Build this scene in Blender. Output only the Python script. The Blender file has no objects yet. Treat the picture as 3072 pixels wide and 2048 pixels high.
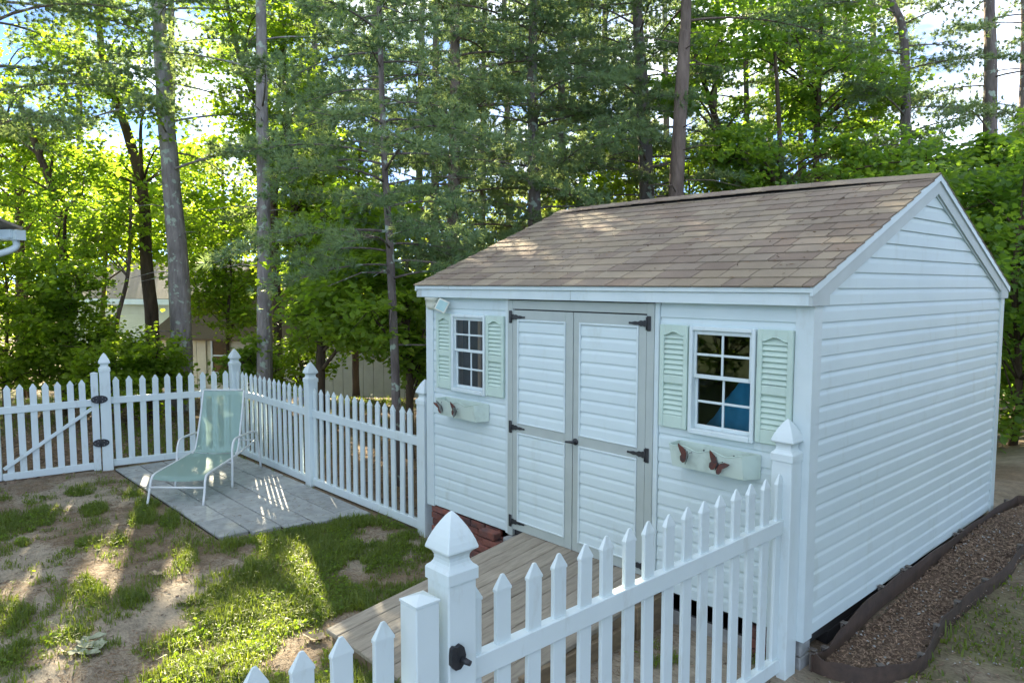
import bpy, math, random
import numpy as np
from mathutils import Vector, Matrix
rng = np.random.default_rng(7); random.seed(7)
sc = bpy.context.scene; col = sc.collection
R = math.radians
# ------------------------------------------------------------------ camera
CAM = np.array([5.6962, -4.1674, 2.1226]); YAW, PIT, ROLL, FPX = -.8265, .0779, .0019, 2198.8
FW = np.array([math.sin(YAW)*math.cos(PIT), math.cos(YAW)*math.cos(PIT), -math.sin(PIT)])
_r = np.array([math.cos(YAW), -math.sin(YAW), 0]); _u = np.cross(_r, FW)
RT = _r*math.cos(ROLL)+_u*math.sin(ROLL); UP = -_r*math.sin(ROLL)+_u*math.cos(ROLL)
cd = bpy.data.cameras.new('camera'); co = bpy.data.objects.new('camera', cd); col.objects.link(co)
mw = Matrix.Identity(4)
for i in range(3):
    mw[i][0], mw[i][1], mw[i][2], mw[i][3] = RT[i], UP[i], -FW[i], CAM[i]
co.matrix_world = mw; cd.sensor_width = 36; cd.lens = FPX/3072*36; cd.clip_start = .05; cd.clip_end = 2000
sc.camera = co
# ------------------------------------------------------------------ light
SUN_EL = R(20.5); SUN_AZ = R(159.5)                      # direction towards the sun, angle from +x
SDIR = np.array([math.cos(SUN_AZ)*math.cos(SUN_EL), math.sin(SUN_AZ)*math.cos(SUN_EL), math.sin(SUN_EL)])
w = bpy.data.worlds.new('World'); sc.world = w; w.use_nodes = True
nt = w.node_tree; nd = nt.nodes; lk = nt.links; bg = nd['Background']
sky = nd.new('ShaderNodeTexSky'); sky.sky_type = 'NISHITA'; sky.sun_disc = False
sky.sun_elevation = SUN_EL; sky.sun_rotation = math.atan2(SDIR[0], SDIR[1]); sky.air_density = .16; sky.dust_density = 0.0; sky.ozone_density = 1.0
tc = nd.new('ShaderNodeTexCoord'); mp = nd.new('ShaderNodeMapping'); mp.inputs['Scale'].default_value = (1.6, 1.6, 4.5)
cn = nd.new('ShaderNodeTexNoise'); cn.inputs['Scale'].default_value = 1.7; cn.inputs['Detail'].default_value = 7; cn.inputs['Roughness'].default_value = .58
cr = nd.new('ShaderNodeValToRGB'); cr.color_ramp.elements[0].position = .435; cr.color_ramp.elements[1].position = .68
mx = nd.new('ShaderNodeMix'); mx.data_type = 'RGBA'; mx.inputs['B'].default_value = (4.3, 4.6, 4.9, 1)
lk.new(tc.outputs['Generated'], mp.inputs[0]); lk.new(mp.outputs[0], cn.inputs['Vector']); lk.new(cn.outputs['Fac'], cr.inputs[0])
lk.new(cr.outputs[0], mx.inputs['Factor']); lk.new(sky.outputs[0], mx.inputs['A']); lk.new(mx.outputs['Result'], bg.inputs[0])
bg.inputs[1].default_value = .11
sl = bpy.data.lights.new('sun', 'SUN'); so = bpy.data.objects.new('sun', sl); col.objects.link(so)
sl.energy = 5.0; sl.angle = R(.5); sl.color = (1, .86, .62); so.location = (-20, 8, 15)
so.rotation_euler = Vector(SDIR).to_track_quat('Z', 'Y').to_euler()
sc.view_settings.view_transform = 'Standard'; sc.view_settings.look = 'None'; sc.view_settings.exposure = 3.0; sc.view_settings.gamma = 1
sc.render.engine = 'CYCLES'; sc.cycles.use_denoising = True
sc.cycles.max_bounces = 8; sc.cycles.diffuse_bounces = 5; sc.cycles.transparent_max_bounces = 8; sc.cycles.caustics_reflective = False; sc.cycles.caustics_refractive = False

# ------------------------------------------------------------------ helpers
def ray(x, y): return FW+RT*((x*1.30612-1536)/FPX)-UP*((y*1.30612-1024)/FPX)     # x, y on a 2352 px wide picture
def atd(x, y, d): return CAM+ray(x, y)*d
def onz(x, y, z):
    d = ray(x, y); return CAM+d*((z-CAM[2])/d[2])
def sst(t): t = np.clip(t, 0, 1); return t*t*(3-2*t)
FP = np.array([math.sin(YAW), math.cos(YAW)])
def gh(x, y):                                            # ground height
    x = np.asarray(x, float); y = np.asarray(y, float)
    q = (x-CAM[0])*FP[0]+(y-CAM[1])*FP[1]
    return (-.36+.14*sst((x-.4)/3.2)+.15*sst((y-.3)/3.4)*sst((x-2.4)/1.2)
            - 2.0*sst((q-14.5)/13)*sst((1.5-x)/4))
def tag(o, label=None, cat=None, group=None, kind=None):
    if label: o['label'] = label
    if cat: o['category'] = cat
    if group: o['group'] = group
    if kind: o['kind'] = kind
    return o
def empty(name, loc, label, cat, group=None, rz=0):
    o = bpy.data.objects.new(name, None); col.objects.link(o); o.location = loc; o.rotation_euler[2] = rz; o.empty_display_size = .1
    return tag(o, label, cat, group)
def wmat(o):
    m = Matrix.LocRotScale(o.location, o.rotation_euler, o.scale)
    return wmat(o.parent) @ o.matrix_parent_inverse @ m if o.parent else m
def link(name, me, parent=None, loc=None, rot=None, scale=None, local=False):
    """world-space mesh data; a parent keeps the world placement unless local"""
    o = bpy.data.objects.new(name, me); col.objects.link(o)
    if loc is not None: o.location = loc
    if rot is not None: o.rotation_euler = rot
    if scale is not None: o.scale = scale
    if parent is not None:
        o.parent = parent
        if not local: o.matrix_parent_inverse = wmat(parent).inverted()
    return o
def npmesh(name, V, F4=None, F3=None, mats=None, smooth=False, mi=None):
    me = bpy.data.meshes.new(name); V = np.asarray(V, np.float32)
    me.vertices.add(len(V)); me.vertices.foreach_set('co', V.ravel())
    n4 = 0 if F4 is None else len(F4); n3 = 0 if F3 is None else len(F3)
    idx = []
    if n4: idx.append(np.asarray(F4, np.int32).ravel())
    if n3: idx.append(np.asarray(F3, np.int32).ravel())
    idx = np.concatenate(idx); me.loops.add(len(idx)); me.loops.foreach_set('vertex_index', idx)
    st = np.concatenate([np.arange(n4)*4, n4*4+np.arange(n3)*3]).astype(np.int32)
    me.polygons.add(n4+n3); me.polygons.foreach_set('loop_start', st)
    me.update(calc_edges=True)
    if smooth: me.polygons.foreach_set('use_smooth', np.ones(n4+n3, bool))
    for m in (mats if isinstance(mats, (list, tuple)) else [mats]):
        if m: me.materials.append(m)
    if mi is not None: me.polygons.foreach_set('material_index', np.asarray(mi, np.int32))
    return me
class MB:
    def __init__(s): s.v = []; s.f = []; s.m = []; s.cur = 0; s.sm = []
    def add(s, V, F, smooth=False):
        b = len(s.v); s.v += [tuple(map(float, p)) for p in V]
        for f in F: s.f.append(tuple(i+b for i in f)); s.m.append(s.cur); s.sm.append(smooth)
        return s
    def box(s, x0, x1, y0, y1, z0, z1, c=0, M=None):
        """box, chamfered by c, optionally moved by matrix M"""
        x0, x1 = min(x0, x1), max(x0, x1); y0, y1 = min(y0, y1), max(y0, y1); z0, z1 = min(z0, z1), max(z0, z1)
        c = min(c, .45*(x1-x0), .45*(y1-y0), .45*(z1-z0))
        if c <= 0:
            V = [(x, y, z) for x in (x0, x1) for y in (y0, y1) for z in (z0, z1)]
            F = [(0, 1, 3, 2), (4, 6, 7, 5), (0, 4, 5, 1), (2, 3, 7, 6), (0, 2, 6, 4), (1, 5, 7, 3)]
        else:
            V = []; ix = {}
            for i, x in enumerate((x0, x1)):
                for j, y in enumerate((y0, y1)):
                    for k, z in enumerate((z0, z1)):
                        sx, sy, sz = (c, -c)[i], (c, -c)[j], (c, -c)[k]
                        ix[i, j, k, 0] = len(V); V.append((x, y+sy, z+sz))
                        ix[i, j, k, 1] = len(V); V.append((x+sx, y, z+sz))
                        ix[i, j, k, 2] = len(V); V.append((x+sx, y+sy, z))
            F = []
            for i in (0, 1):
                F.append([ix[i, a, b, 0] for a, b in ((0, 0), (0, 1), (1, 1), (1, 0))][::1 if i == 0 else -1])
                F.append([ix[a, i, b, 1] for a, b in ((0, 0), (1, 0), (1, 1), (0, 1))][::1 if i == 0 else -1])
                F.append([ix[a, b, i, 2] for a, b in ((0, 0), (0, 1), (1, 1), (1, 0))][::1 if i == 0 else -1])
            for i in (0, 1):
                for j in (0, 1):
                    F.append((ix[i, j, 0, 0], ix[i, j, 1, 0], ix[i, j, 1, 1], ix[i, j, 0, 1]))
                    F.append((ix[i, 0, j, 0], ix[i, 1, j, 0], ix[i, 1, j, 2], ix[i, 0, j, 2]))
                    F.append((ix[0, i, j, 1], ix[1, i, j, 1], ix[1, i, j, 2], ix[0, i, j, 2]))
                    for k in (0, 1): F.append((ix[i, j, k, 0], ix[i, j, k, 1], ix[i, j, k, 2]))
        if M is not None: V = [M @ Vector(p) for p in V]
        return s.add(V, F)
    def prism(s, poly, axis, a, b):
        """polygon in the two other axes extruded along axis from a to b"""
        def P(u, v, t): return {'x': (t, u, v), 'y': (u, t, v), 'z': (u, v, t)}[axis]
        n = len(poly); V = [P(u, v, a) for u, v in poly]+[P(u, v, b) for u, v in poly]
        return s.add(V, [tuple(range(n))[::-1], tuple(range(n, 2*n))]+[(i, (i+1) % n, n+(i+1) % n, n+i) for i in range(n)])
    def tube(s, path, r, n=8, caps=True):
        V, F4, F3 = tube(path, r, n, caps); return s.add(V, [tuple(f) for f in F4]+[tuple(f) for f in F3], True)
    def sqlathe(s, prof, c=.12, o=(0, 0, 0)):
        """square-section turned shape: prof of (half width, z)"""
        n = 8; V = []
        for h, z in prof:
            k = h*(1-c)
            V += [(o[0]+a, o[1]+b, o[2]+z) for a, b in ((h, -k), (h, k), (k, h), (-k, h), (-h, k), (-h, -k), (-k, -h), (k, -h))]
        m = len(prof)
        F = [(j*n+i, j*n+(i+1) % n, (j+1)*n+(i+1) % n, (j+1)*n+i) for j in range(m-1) for i in range(n)]
        F += [tuple(range(n))[::-1], tuple(range((m-1)*n, m*n))]
        return s.add(V, F)
    def mesh(s, name, mats):
        me = bpy.data.meshes.new(name); me.from_pydata(s.v, [], s.f)
        for m in (mats if isinstance(mats, (list, tuple)) else [mats]): me.materials.append(m)
        me.polygons.foreach_set('material_index', np.array(s.m, np.int32)); me.polygons.foreach_set('use_smooth', np.array(s.sm, bool))
        me.update(); return me
    def build(s, name, mats, parent=None, **k): return link(name, s.mesh(name, mats), parent, **k)
def tube(path, r, n=8, caps=True, jit=0, rg=None):
    P = np.asarray(path, float); m = len(P); r = np.broadcast_to(np.asarray(r, float), (m,))
    T = np.gradient(P, axis=0); T /= np.linalg.norm(T, axis=1)[:, None]+1e-12
    up = np.array([0, 0, 1.]) if abs(T[0, 2]) < .9 else np.array([1., 0, 0])
    N = np.cross(T[0], up); N /= np.linalg.norm(N); V = []
    an = np.arange(n)*2*math.pi/n
    for i in range(m):
        N = N-T[i]*(N@T[i]); N /= np.linalg.norm(N); B = np.cross(T[i], N)
        rr = r[i]*(1+(jit*rg.standard_normal(n) if jit else 0))
        V.append(P[i]+(np.cos(an)*rr)[:, None]*N+(np.sin(an)*rr)[:, None]*B)
    V = np.concatenate(V); a = np.arange(n); F4 = []
    for i in range(m-1):
        F4.append(np.stack([i*n+a, i*n+(a+1) % n, (i+1)*n+(a+1) % n, (i+1)*n+a], 1))
    F4 = np.concatenate(F4); F3 = np.zeros((0, 3), int)
    if caps:
        V = np.vstack([V, P[0], P[-1]]); c0 = m*n
        F3 = np.concatenate([np.stack([(a+1) % n, a, np.full(n, c0)], 1), np.stack([(m-1)*n+a, (m-1)*n+(a+1) % n, np.full(n, c0+1)], 1)])
    return V, F4, F3
def smooth_path(P, n):
    P = np.asarray(P, float); m = len(P); t = np.linspace(0, m-1, n); out = []
    for u in t:
        i = min(int(u), m-2); f = u-i; p0 = P[max(i-1, 0)]; p1 = P[i]; p2 = P[i+1]; p3 = P[min(i+2, m-1)]
        out.append(.5*((2*p1)+(-p0+p2)*f+(2*p0-5*p1+4*p2-p3)*f*f+(-p0+3*p1-3*p2+p3)*f**3))
    return np.array(out)
_perm = np.random.default_rng(3).random((64, 64))
def vnoise(x, y, s):
    x = np.asarray(x)/s; y = np.asarray(y)/s; xi = np.floor(x).astype(int); yi = np.floor(y).astype(int); fx = sst(x-xi); fy = sst(y-yi)
    g = lambda a, b: _perm[a % 64, b % 64]
    return (g(xi, yi)*(1-fx)+g(xi+1, yi)*fx)*(1-fy)+(g(xi, yi+1)*(1-fx)+g(xi+1, yi+1)*fx)*fy
def fbm(x, y, s): return (vnoise(x, y, s)*.5+vnoise(x+9, y+5, s/2)*.28+vnoise(x+3, y+17, s/4)*.22)

# ------------------------------------------------------------------ materials
def M(name, c1, c2=None, scale=4., rough=.6, bump=0, bscale=60., stretch=(1, 1, 1), orand=0, spec=.5, lo=.35, hi=.65, coord='POS', metal=0, island=0):
    m = bpy.data.materials.new(name); m.use_nodes = True; t = m.node_tree; n = t.nodes; l = t.links; b = n['Principled BSDF']
    b.inputs['Roughness'].default_value = rough; b.inputs['Specular IOR Level'].default_value = spec; b.inputs['Metallic'].default_value = metal
    b.inputs['Base Color'].default_value = (*c1, 1)
    if coord == 'POS': src = n.new('ShaderNodeNewGeometry').outputs['Position']
    else: src = n.new('ShaderNodeTexCoord').outputs['Object']
    mp = n.new('ShaderNodeMapping'); mp.inputs['Scale'].default_value = stretch; l.new(src, mp.inputs[0])
    out = None
    if c2:
        nz = n.new('ShaderNodeTexNoise'); nz.inputs['Scale'].default_value = scale; nz.inputs['Detail'].default_value = 6; nz.inputs['Roughness'].default_value = .6
        l.new(mp.outputs[0], nz.inputs['Vector'])
        rp = n.new('ShaderNodeMapRange'); rp.inputs['From Min'].default_value = lo; rp.inputs['From Max'].default_value = hi; l.new(nz.outputs['Fac'], rp.inputs['Value'])
        mx = n.new('ShaderNodeMix'); mx.data_type = 'RGBA'; mx.inputs['A'].default_value = (*c1, 1); mx.inputs['B'].default_value = (*c2, 1)
        l.new(rp.outputs[0], mx.inputs['Factor']); out = mx.outputs['Result']
    if orand or island:
        hv = n.new('ShaderNodeHueSaturation'); mr = n.new('ShaderNodeMapRange'); k = orand or island
        mr.inputs['To Min'].default_value = 1-k; mr.inputs['To Max'].default_value = 1+k
        l.new(n.new('ShaderNodeObjectInfo').outputs['Random'] if orand else n.new('ShaderNodeNewGeometry').outputs['Random Per Island'], mr.inputs['Value'])
        l.new(mr.outputs[0], hv.inputs['Value'])
        if out: l.new(out, hv.inputs['Color'])
        else: hv.inputs['Color'].default_value = (*c1, 1)
        out = hv.outputs[0]
    if out: l.new(out, b.inputs['Base Color'])
    if bump:
        bn = n.new('ShaderNodeTexNoise'); bn.inputs['Scale'].default_value = bscale; bn.inputs['Detail'].default_value = 4; l.new(mp.outputs[0], bn.inputs['Vector'])
        bp = n.new('ShaderNodeBump'); bp.inputs['Strength'].default_value = bump; bp.inputs['Distance'].default_value = .01
        l.new(bn.outputs['Fac'], bp.inputs['Height']); l.new(bp.outputs[0], b.inputs['Normal'])
    return m
def grime(m, col_, amt=.35, sc_=3.5, lo=.56, hi=.74):
    t = m.node_tree; n = t.nodes; l = t.links; b = n['Principled BSDF']; s0 = b.inputs['Base Color'].links[0].from_socket
    g = n.new('ShaderNodeNewGeometry'); mp = n.new('ShaderNodeMapping'); mp.inputs['Scale'].default_value = (1.6, 1.6, .55); nz = n.new('ShaderNodeTexNoise'); nz.inputs['Scale'].default_value = sc_; nz.inputs['Detail'].default_value = 9; nz.inputs['Roughness'].default_value = .68
    l.new(g.outputs['Position'], mp.inputs[0]); l.new(mp.outputs[0], nz.inputs['Vector']); mr = n.new('ShaderNodeMapRange'); mr.inputs['From Min'].default_value = lo; mr.inputs['From Max'].default_value = hi; mr.inputs['To Max'].default_value = amt; l.new(nz.outputs['Fac'], mr.inputs['Value'])
    mx = n.new('ShaderNodeMix'); mx.data_type = 'RGBA'; mx.inputs['B'].default_value = (*col_, 1); l.new(mr.outputs[0], mx.inputs['Factor']); l.new(s0, mx.inputs['A']); l.new(mx.outputs['Result'], b.inputs['Base Color'])
def leafmat(name, ca, cb, trans=.45, tcol=None, rough=.55, scale=.7):
    m = bpy.data.materials.new(name); m.use_nodes = True; t = m.node_tree; n = t.nodes; l = t.links; b = n['Principled BSDF']; out = n['Material Output']
    g = n.new('ShaderNodeNewGeometry'); nz = n.new('ShaderNodeTexNoise'); nz.inputs['Scale'].default_value = scale; l.new(g.outputs['Position'], nz.inputs['Vector'])
    ad = n.new('ShaderNodeMath'); ad.operation = 'MULTIPLY_ADD'; ad.inputs[1].default_value = .55; l.new(g.outputs['Random Per Island'], ad.inputs[0])
    mr = n.new('ShaderNodeMapRange'); mr.inputs['From Min'].default_value = .3; mr.inputs['From Max'].default_value = .7; mr.inputs['To Max'].default_value = .5; l.new(nz.outputs['Fac'], mr.inputs['Value']); l.new(mr.outputs[0], ad.inputs[2])
    mx = n.new('ShaderNodeMix'); mx.data_type = 'RGBA'; mx.inputs['A'].default_value = (*ca, 1); mx.inputs['B'].default_value = (*cb, 1); l.new(ad.outputs[0], mx.inputs['Factor'])
    l.new(mx.outputs['Result'], b.inputs['Base Color']); b.inputs['Roughness'].default_value = rough; b.inputs['Specular IOR Level'].default_value = .35
    tr = n.new('ShaderNodeBsdfTranslucent'); tm = n.new('ShaderNodeMix'); tm.data_type = 'RGBA'; tm.blend_type = 'MULTIPLY'; tm.inputs['Factor'].default_value = 1
    tm.inputs['B'].default_value = (*(tcol or (3.3, 3.0, .95)), 1); tm.clamp_result = False; l.new(mx.outputs['Result'], tm.inputs['A']); l.new(tm.outputs['Result'], tr.inputs['Color'])
    ms = n.new('ShaderNodeMixShader'); ms.inputs[0].default_value = trans; l.new(b.outputs[0], ms.inputs[1]); l.new(tr.outputs[0], ms.inputs[2]); l.new(ms.outputs[0], out.inputs['Surface'])
    return m
VINYL = M('white_vinyl', (.62, .705, .71), (.55, .635, .645), scale=2.2, rough=.42, lo=.3, hi=.8)
SIDING = M('siding_vinyl', (.59, .69, .70), (.52, .62, .635), scale=1.4, rough=.45, bump=.05, bscale=140, lo=.3, hi=.8)
TRIM = M('white_trim', (.60, .69, .70), (.54, .63, .645), scale=3, rough=.4)
RAKE = M('rake_trim_coil', (.47, .525, .52), (.42, .475, .47), scale=5, rough=.5)
TAUPE = M('taupe_trim', (.405, .455, .43), (.365, .415, .395), scale=5, rough=.5)
SAGE = M('sage_plastic', (.50, .625, .55), (.455, .575, .505), scale=6, rough=.5)
SAGE_OLD = M('weathered_sage', (.52, .62, .55), (.36, .44, .38), scale=9, rough=.6, lo=.5, hi=.8)
grime(SIDING, (.36, .40, .33), .32); grime(VINYL, (.36, .37, .30), .40, 6.); grime(TRIM, (.38, .40, .34), .30, 5.); grime(SAGE, (.36, .40, .36), .4, 7.)
BLACK = M('black_iron', (.014, .016, .020), (.03, .032, .036), scale=30, rough=.5, bump=.2, bscale=200)
RUST = M('rusted_steel', (.14, .038, .022), (.045, .03, .03), scale=40, rough=.65, bump=.3, bscale=200)
STEEL = M('dull_steel', (.35, .35, .33), (.2, .2, .2), scale=40, rough=.4, metal=.6)
DARK = M('dark_void', (.012, .012, .012), rough=.9)
WOODIN = M('bare_lumber', (.36, .25, .14), (.28, .18, .10), scale=3, stretch=(6, 6, .6), rough=.8)
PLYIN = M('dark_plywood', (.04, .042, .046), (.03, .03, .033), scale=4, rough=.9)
DECKW = M('weathered_plank', (.32, .285, .225), (.20, .172, .132), scale=3.0, stretch=(14, .9, 14), rough=.8, bump=.5, bscale=9, orand=.16, lo=.3, hi=.7)
FRAMEW = M('pressure_treated_lumber', (.24, .18, .11), (.15, .11, .07), scale=4, stretch=(6, 2, 6), rough=.85, orand=.1)
BRICK = M('red_brick', (.23, .075, .05), (.10, .055, .05), scale=9, rough=.9, bump=.7, bscale=70, orand=.35)
MORTAR = M('mortar', (.22, .20, .18), (.14, .13, .12), scale=20, rough=.95, bump=.5)
CONC = M('concrete', (.30, .31, .30), (.22, .23, .23), scale=14, rough=.9, bump=.4, bscale=90)
PAVER = M('concrete_paver', (.36, .385, .38), (.275, .295, .295), scale=7, rough=.85, bump=.25, bscale=160, orand=.09)
grime(PAVER, (.13, .12, .095), .55, 5., .50, .72)
SAND = M('joint_soil', (.05, .042, .03), (.03, .026, .018), scale=30, rough=.95)
SHIN = M('asphalt_shingle', (.315, .265, .205), (.255, .215, .17), scale=260, rough=.95, bump=.5, bscale=420, spec=.2)
# shingles: three blended tones picked per piece
t = SHIN.node_tree; n = t.nodes; l = t.links; b = n['Principled BSDF']
oi = n.new('ShaderNodeObjectInfo'); rp = n.new('ShaderNodeValToRGB'); rp.color_ramp.interpolation = 'LINEAR'
for i, (p, c) in enumerate([(0, (.80, .74, .73)), (.25, (.88, .84, .83)), (.5, (.97, .96, .95)), (.75, (1.05, 1.02, .93)), (1, (1.16, 1.16, 1.09))]):
    e = rp.color_ramp.elements[i] if i < 2 else rp.color_ramp.elements.new(p)
    e.position = p; e.color = (*c, 1)
mm = n.new('ShaderNodeMix'); mm.data_type = 'RGBA'; mm.blend_type = 'MULTIPLY'; mm.inputs['Factor'].default_value = 1; mm.clamp_result = False
src = b.inputs['Base Color'].links[0].from_socket; l.new(oi.outputs['Random'], rp.inputs[0]); l.new(src, mm.inputs['A']); l.new(rp.outputs[0], mm.inputs['B']); l.new(mm.outputs['Result'], b.inputs['Base Color'])
mz_ = n.new('ShaderNodeTexNoise'); mz_.inputs['Scale'].default_value = 2.2; mz_.inputs['Detail'].default_value = 5; l.new(n.new('ShaderNodeNewGeometry').outputs['Position'], mz_.inputs['Vector']); mq = n.new('ShaderNodeMapRange'); mq.inputs['From Min'].default_value = .3; mq.inputs['From Max'].default_value = .7; mq.inputs['To Min'].default_value = .86; mq.inputs['To Max'].default_value = 1.12; l.new(mz_.outputs['Fac'], mq.inputs['Value']); hq_ = n.new('ShaderNodeHueSaturation'); l.new(mm.outputs['Result'], hq_.inputs['Color']); l.new(mq.outputs[0], hq_.inputs['Value']); l.new(hq_.outputs[0], b.inputs['Base Color'])
EDGING = M('brown_plastic_edging', (.085, .055, .040), (.050, .034, .026), scale=12, rough=.65, bump=.2, bscale=60)
STAKE = M('edging_stake', (.14, .12, .10), (.09, .08, .07), scale=20, rough=.6)
TARP = M('blue_tarp', (.05, .42, .75), (.03, .33, .62), scale=8, rough=.45)
CREAM = M('cream_plastic', (.66, .68, .58), (.6, .62, .53), scale=8, rough=.45)
PANEL = M('solar_cell', (.35, .52, .50), (.28, .45, .45), scale=10, rough=.2)
CHAIRW = M('white_powdercoat', (.66, .69, .69), (.60, .63, .63), scale=12, rough=.35)
LEAFD = M('dead_oak_leaf', (.42, .33, .22), (.30, .22, .14), scale=30, rough=.8)
CHIPM = M('wood_chip', (.29, .205, .142), (.135, .095, .068), scale=30, rough=.9, island=.55)
STONEM = M('pale_pebble', (.36, .36, .34), (.25, .25, .24), scale=20, rough=.8, island=.3)
NEEDLEM = M('fallen_needles', (.22, .14, .07), (.14, .09, .05), scale=20, rough=.9, island=.4)
def glass(name, tint=(.9, .95, .95), f=.06):
    m = bpy.data.materials.new(name); m.use_nodes = True; t = m.node_tree; n = t.nodes; l = t.links
    g = n.new('ShaderNodeBsdfGlossy'); g.inputs['Roughness'].default_value = .02; tr = n.new('ShaderNodeBsdfTransparent'); tr.inputs[0].default_value = (*tint, 1)
    f0 = n.new('ShaderNodeFresnel'); f0.inputs[0].default_value = 1.5; fr = n.new('ShaderNodeMath'); fr.operation = 'MULTIPLY'; fr.inputs[1].default_value = 2.4; fr.use_clamp = True; l.new(f0.outputs[0], fr.inputs[0])
    ms = n.new('ShaderNodeMixShader'); l.new(fr.outputs[0], ms.inputs[0]); l.new(tr.outputs[0], ms.inputs[1]); l.new(g.outputs[0], ms.inputs[2]); l.new(ms.outputs[0], n['Material Output'].inputs['Surface'])
    return m
GLASS = glass('window_glass', (.86, .89, .90))
def slingmat():
    m = bpy.data.materials.new('mint_mesh_sling'); m.use_nodes = True; t = m.node_tree; n = t.nodes; l = t.links; b = n['Principled BSDF']
    b.inputs['Base Color'].default_value = (.29, .455, .405, 1); b.inputs['Roughness'].default_value = .5
    tl = n.new('ShaderNodeBsdfTranslucent'); tl.inputs[0].default_value = (.35, .49, .43, 1)
    tr = n.new('ShaderNodeBsdfTransparent'); tr.inputs[0].default_value = (.85, .97, .93, 1)
    a = n.new('ShaderNodeMixShader'); a.inputs[0].default_value = .35; l.new(b.outputs[0], a.inputs[1]); l.new(tl.outputs[0], a.inputs[2])
    c = n.new('ShaderNodeMixShader'); c.inputs[0].default_value = .30; l.new(a.outputs[0], c.inputs[1]); l.new(tr.outputs[0], c.inputs[2]); l.new(c.outputs[0], n['Material Output'].inputs['Surface'])
    return m
SLING = slingmat()
def barkmat(name, c1, c2, lichen=0, sc_=9):
    m = M(name, c1, c2, scale=sc_, stretch=(1, 1, .22), rough=.95, bump=1.0, bscale=26, lo=.35, hi=.65, spec=.15)
    m.node_tree.nodes['Bump'].inputs['Distance'].default_value = .03
    if lichen:
        t = m.node_tree; n = t.nodes; l = t.links; b = n['Principled BSDF']; s0 = b.inputs['Base Color'].links[0].from_socket
        g = n.new('ShaderNodeNewGeometry'); nz = n.new('ShaderNodeTexNoise'); nz.inputs['Scale'].default_value = 7; nz.inputs['Detail'].default_value = 5; l.new(g.outputs['Position'], nz.inputs['Vector'])
        mr = n.new('ShaderNodeMapRange'); mr.inputs['From Min'].default_value = 1-lichen; mr.inputs['From Max'].default_value = 1.04-lichen; l.new(nz.outputs['Fac'], mr.inputs['Value'])
        mx = n.new('ShaderNodeMix'); mx.data_type = 'RGBA'; mx.inputs['B'].default_value = (.34, .40, .33, 1); l.new(mr.outputs[0], mx.inputs['Factor']); l.new(s0, mx.inputs['A']); l.new(mx.outputs['Result'], b.inputs['Base Color'])
    return m
BARK_P = barkmat('pine_bark', (.19, .16, .145), (.10, .083, .076), lichen=.40)
BARK_G = barkmat('grey_pine_bark', (.29, .265, .25), (.155, .14, .13), lichen=.41)
BARK_B = barkmat('brown_bark', (.115, .085, .055), (.05, .038, .026), sc_=7)
BARK_R = barkmat('reddish_pine_bark', (.20, .155, .125), (.105, .08, .066), sc_=8)
LF_OAK = leafmat('oak_leaf', (.082, .150, .026), (.165, .235, .040), trans=.56, tcol=(2.8, 2.8, .9))
LF_YEL = leafmat('young_leaf', (.085, .150, .020), (.175, .235, .032), trans=.56, tcol=(2.7, 2.8, .85))
LF_MAP = leafmat('maple_leaf', (.055, .130, .032), (.125, .205, .045), trans=.5)
LF_FAR = leafmat('distant_leaf', (.08, .14, .025), (.18, .23, .04), trans=.55, scale=.25)
NEED = leafmat('pine_needle', (.088, .165, .100), (.168, .245, .130), trans=.44, tcol=(2.6, 2.2, 1.1), scale=.5)
GRASSM = leafmat('grass_blade', (.075, .125, .026), (.155, .20, .045), trans=.42, tcol=(2.3, 2.2, .6), scale=3)

# ================================================================== GROUND
PAT = (-4.92, -1.02, -1.56, -.10)                        # patio x0, x1, y0, y1
def inpoly(x, y, poly):
    x = np.asarray(x); y = np.asarray(y); r = np.zeros(x.shape, bool); n = len(poly)
    for i in range(n):
        x0, y0 = poly[i]; x1, y1 = poly[(i+1) % n]
        c = ((y0 > y) != (y1 > y)) & (x < (x1-x0)*(y-y0)/(y1-y0+1e-12)+x0); r ^= c
    return r
LAWN = [tuple(onz(a, b, -.34)[:2]) for a, b in [(510, 1242), (640, 1217), (760, 1192), (860, 1180), (965, 1218), (985, 1240), (1010, 1330), (920, 1370), (800, 1440), (850, 1520), (960, 1600), (960, 1760), (-80, 1760), (-80, 1565), (120, 1535), (300, 1490), (400, 1420), (280, 1392), (270, 1352), (420, 1372), (540, 1322), (575, 1290), (500, 1262)]]
TUFTS = [(60, 1195, .28, .13), (100, 1180, .3, .12), (15, 1215, .25, .12), (185, 1125, .15, .12), (215, 1165, .2, .1), (330, 1185, .25, .1), (395, 1192, .3, .1), (440, 1200, .2, .08), (340, 1150, .2, .1), (300, 1130, .2, .1), (205, 1237, .13, .08), (272, 1240, .12, .08),
         (435, 1262, .3, .07), (185, 1345, .17, .09), (215, 1372, .25, .08), (290, 1362, .12, .07), (30, 1422, .22, .1), (165, 1452, .12, .1), (35, 1505, .25, .12), (10, 1400, .15, .1), (45, 1240, .1, .06), (120, 1462, .1, .08), (600, 1400, .35, .15), (420, 1290, .2, .06), (10, 1190, .25, .12),
         (540, 1340, .3, .12), (2330, 1420, .1, .14), (2250, 1500, .06, .1), (2310, 1470, .07, .1), (2200, 1545, .06, .1), (2330, 1540, .08, .1), (2318, 950, .5, .5), (2310, 1120, .25, .35), (2335, 1070, .3, .3), (1650, 1470, .15, .12), (1480, 1540, .15, .15), (1900, 1500, .1, .1), (1780, 1560, .12, .12)]
TUFTP = [(*onz(a, b, -.33 if a < 1900 else -.14)[:2], rx, ry) for a, b, rx, ry in TUFTS]
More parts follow.
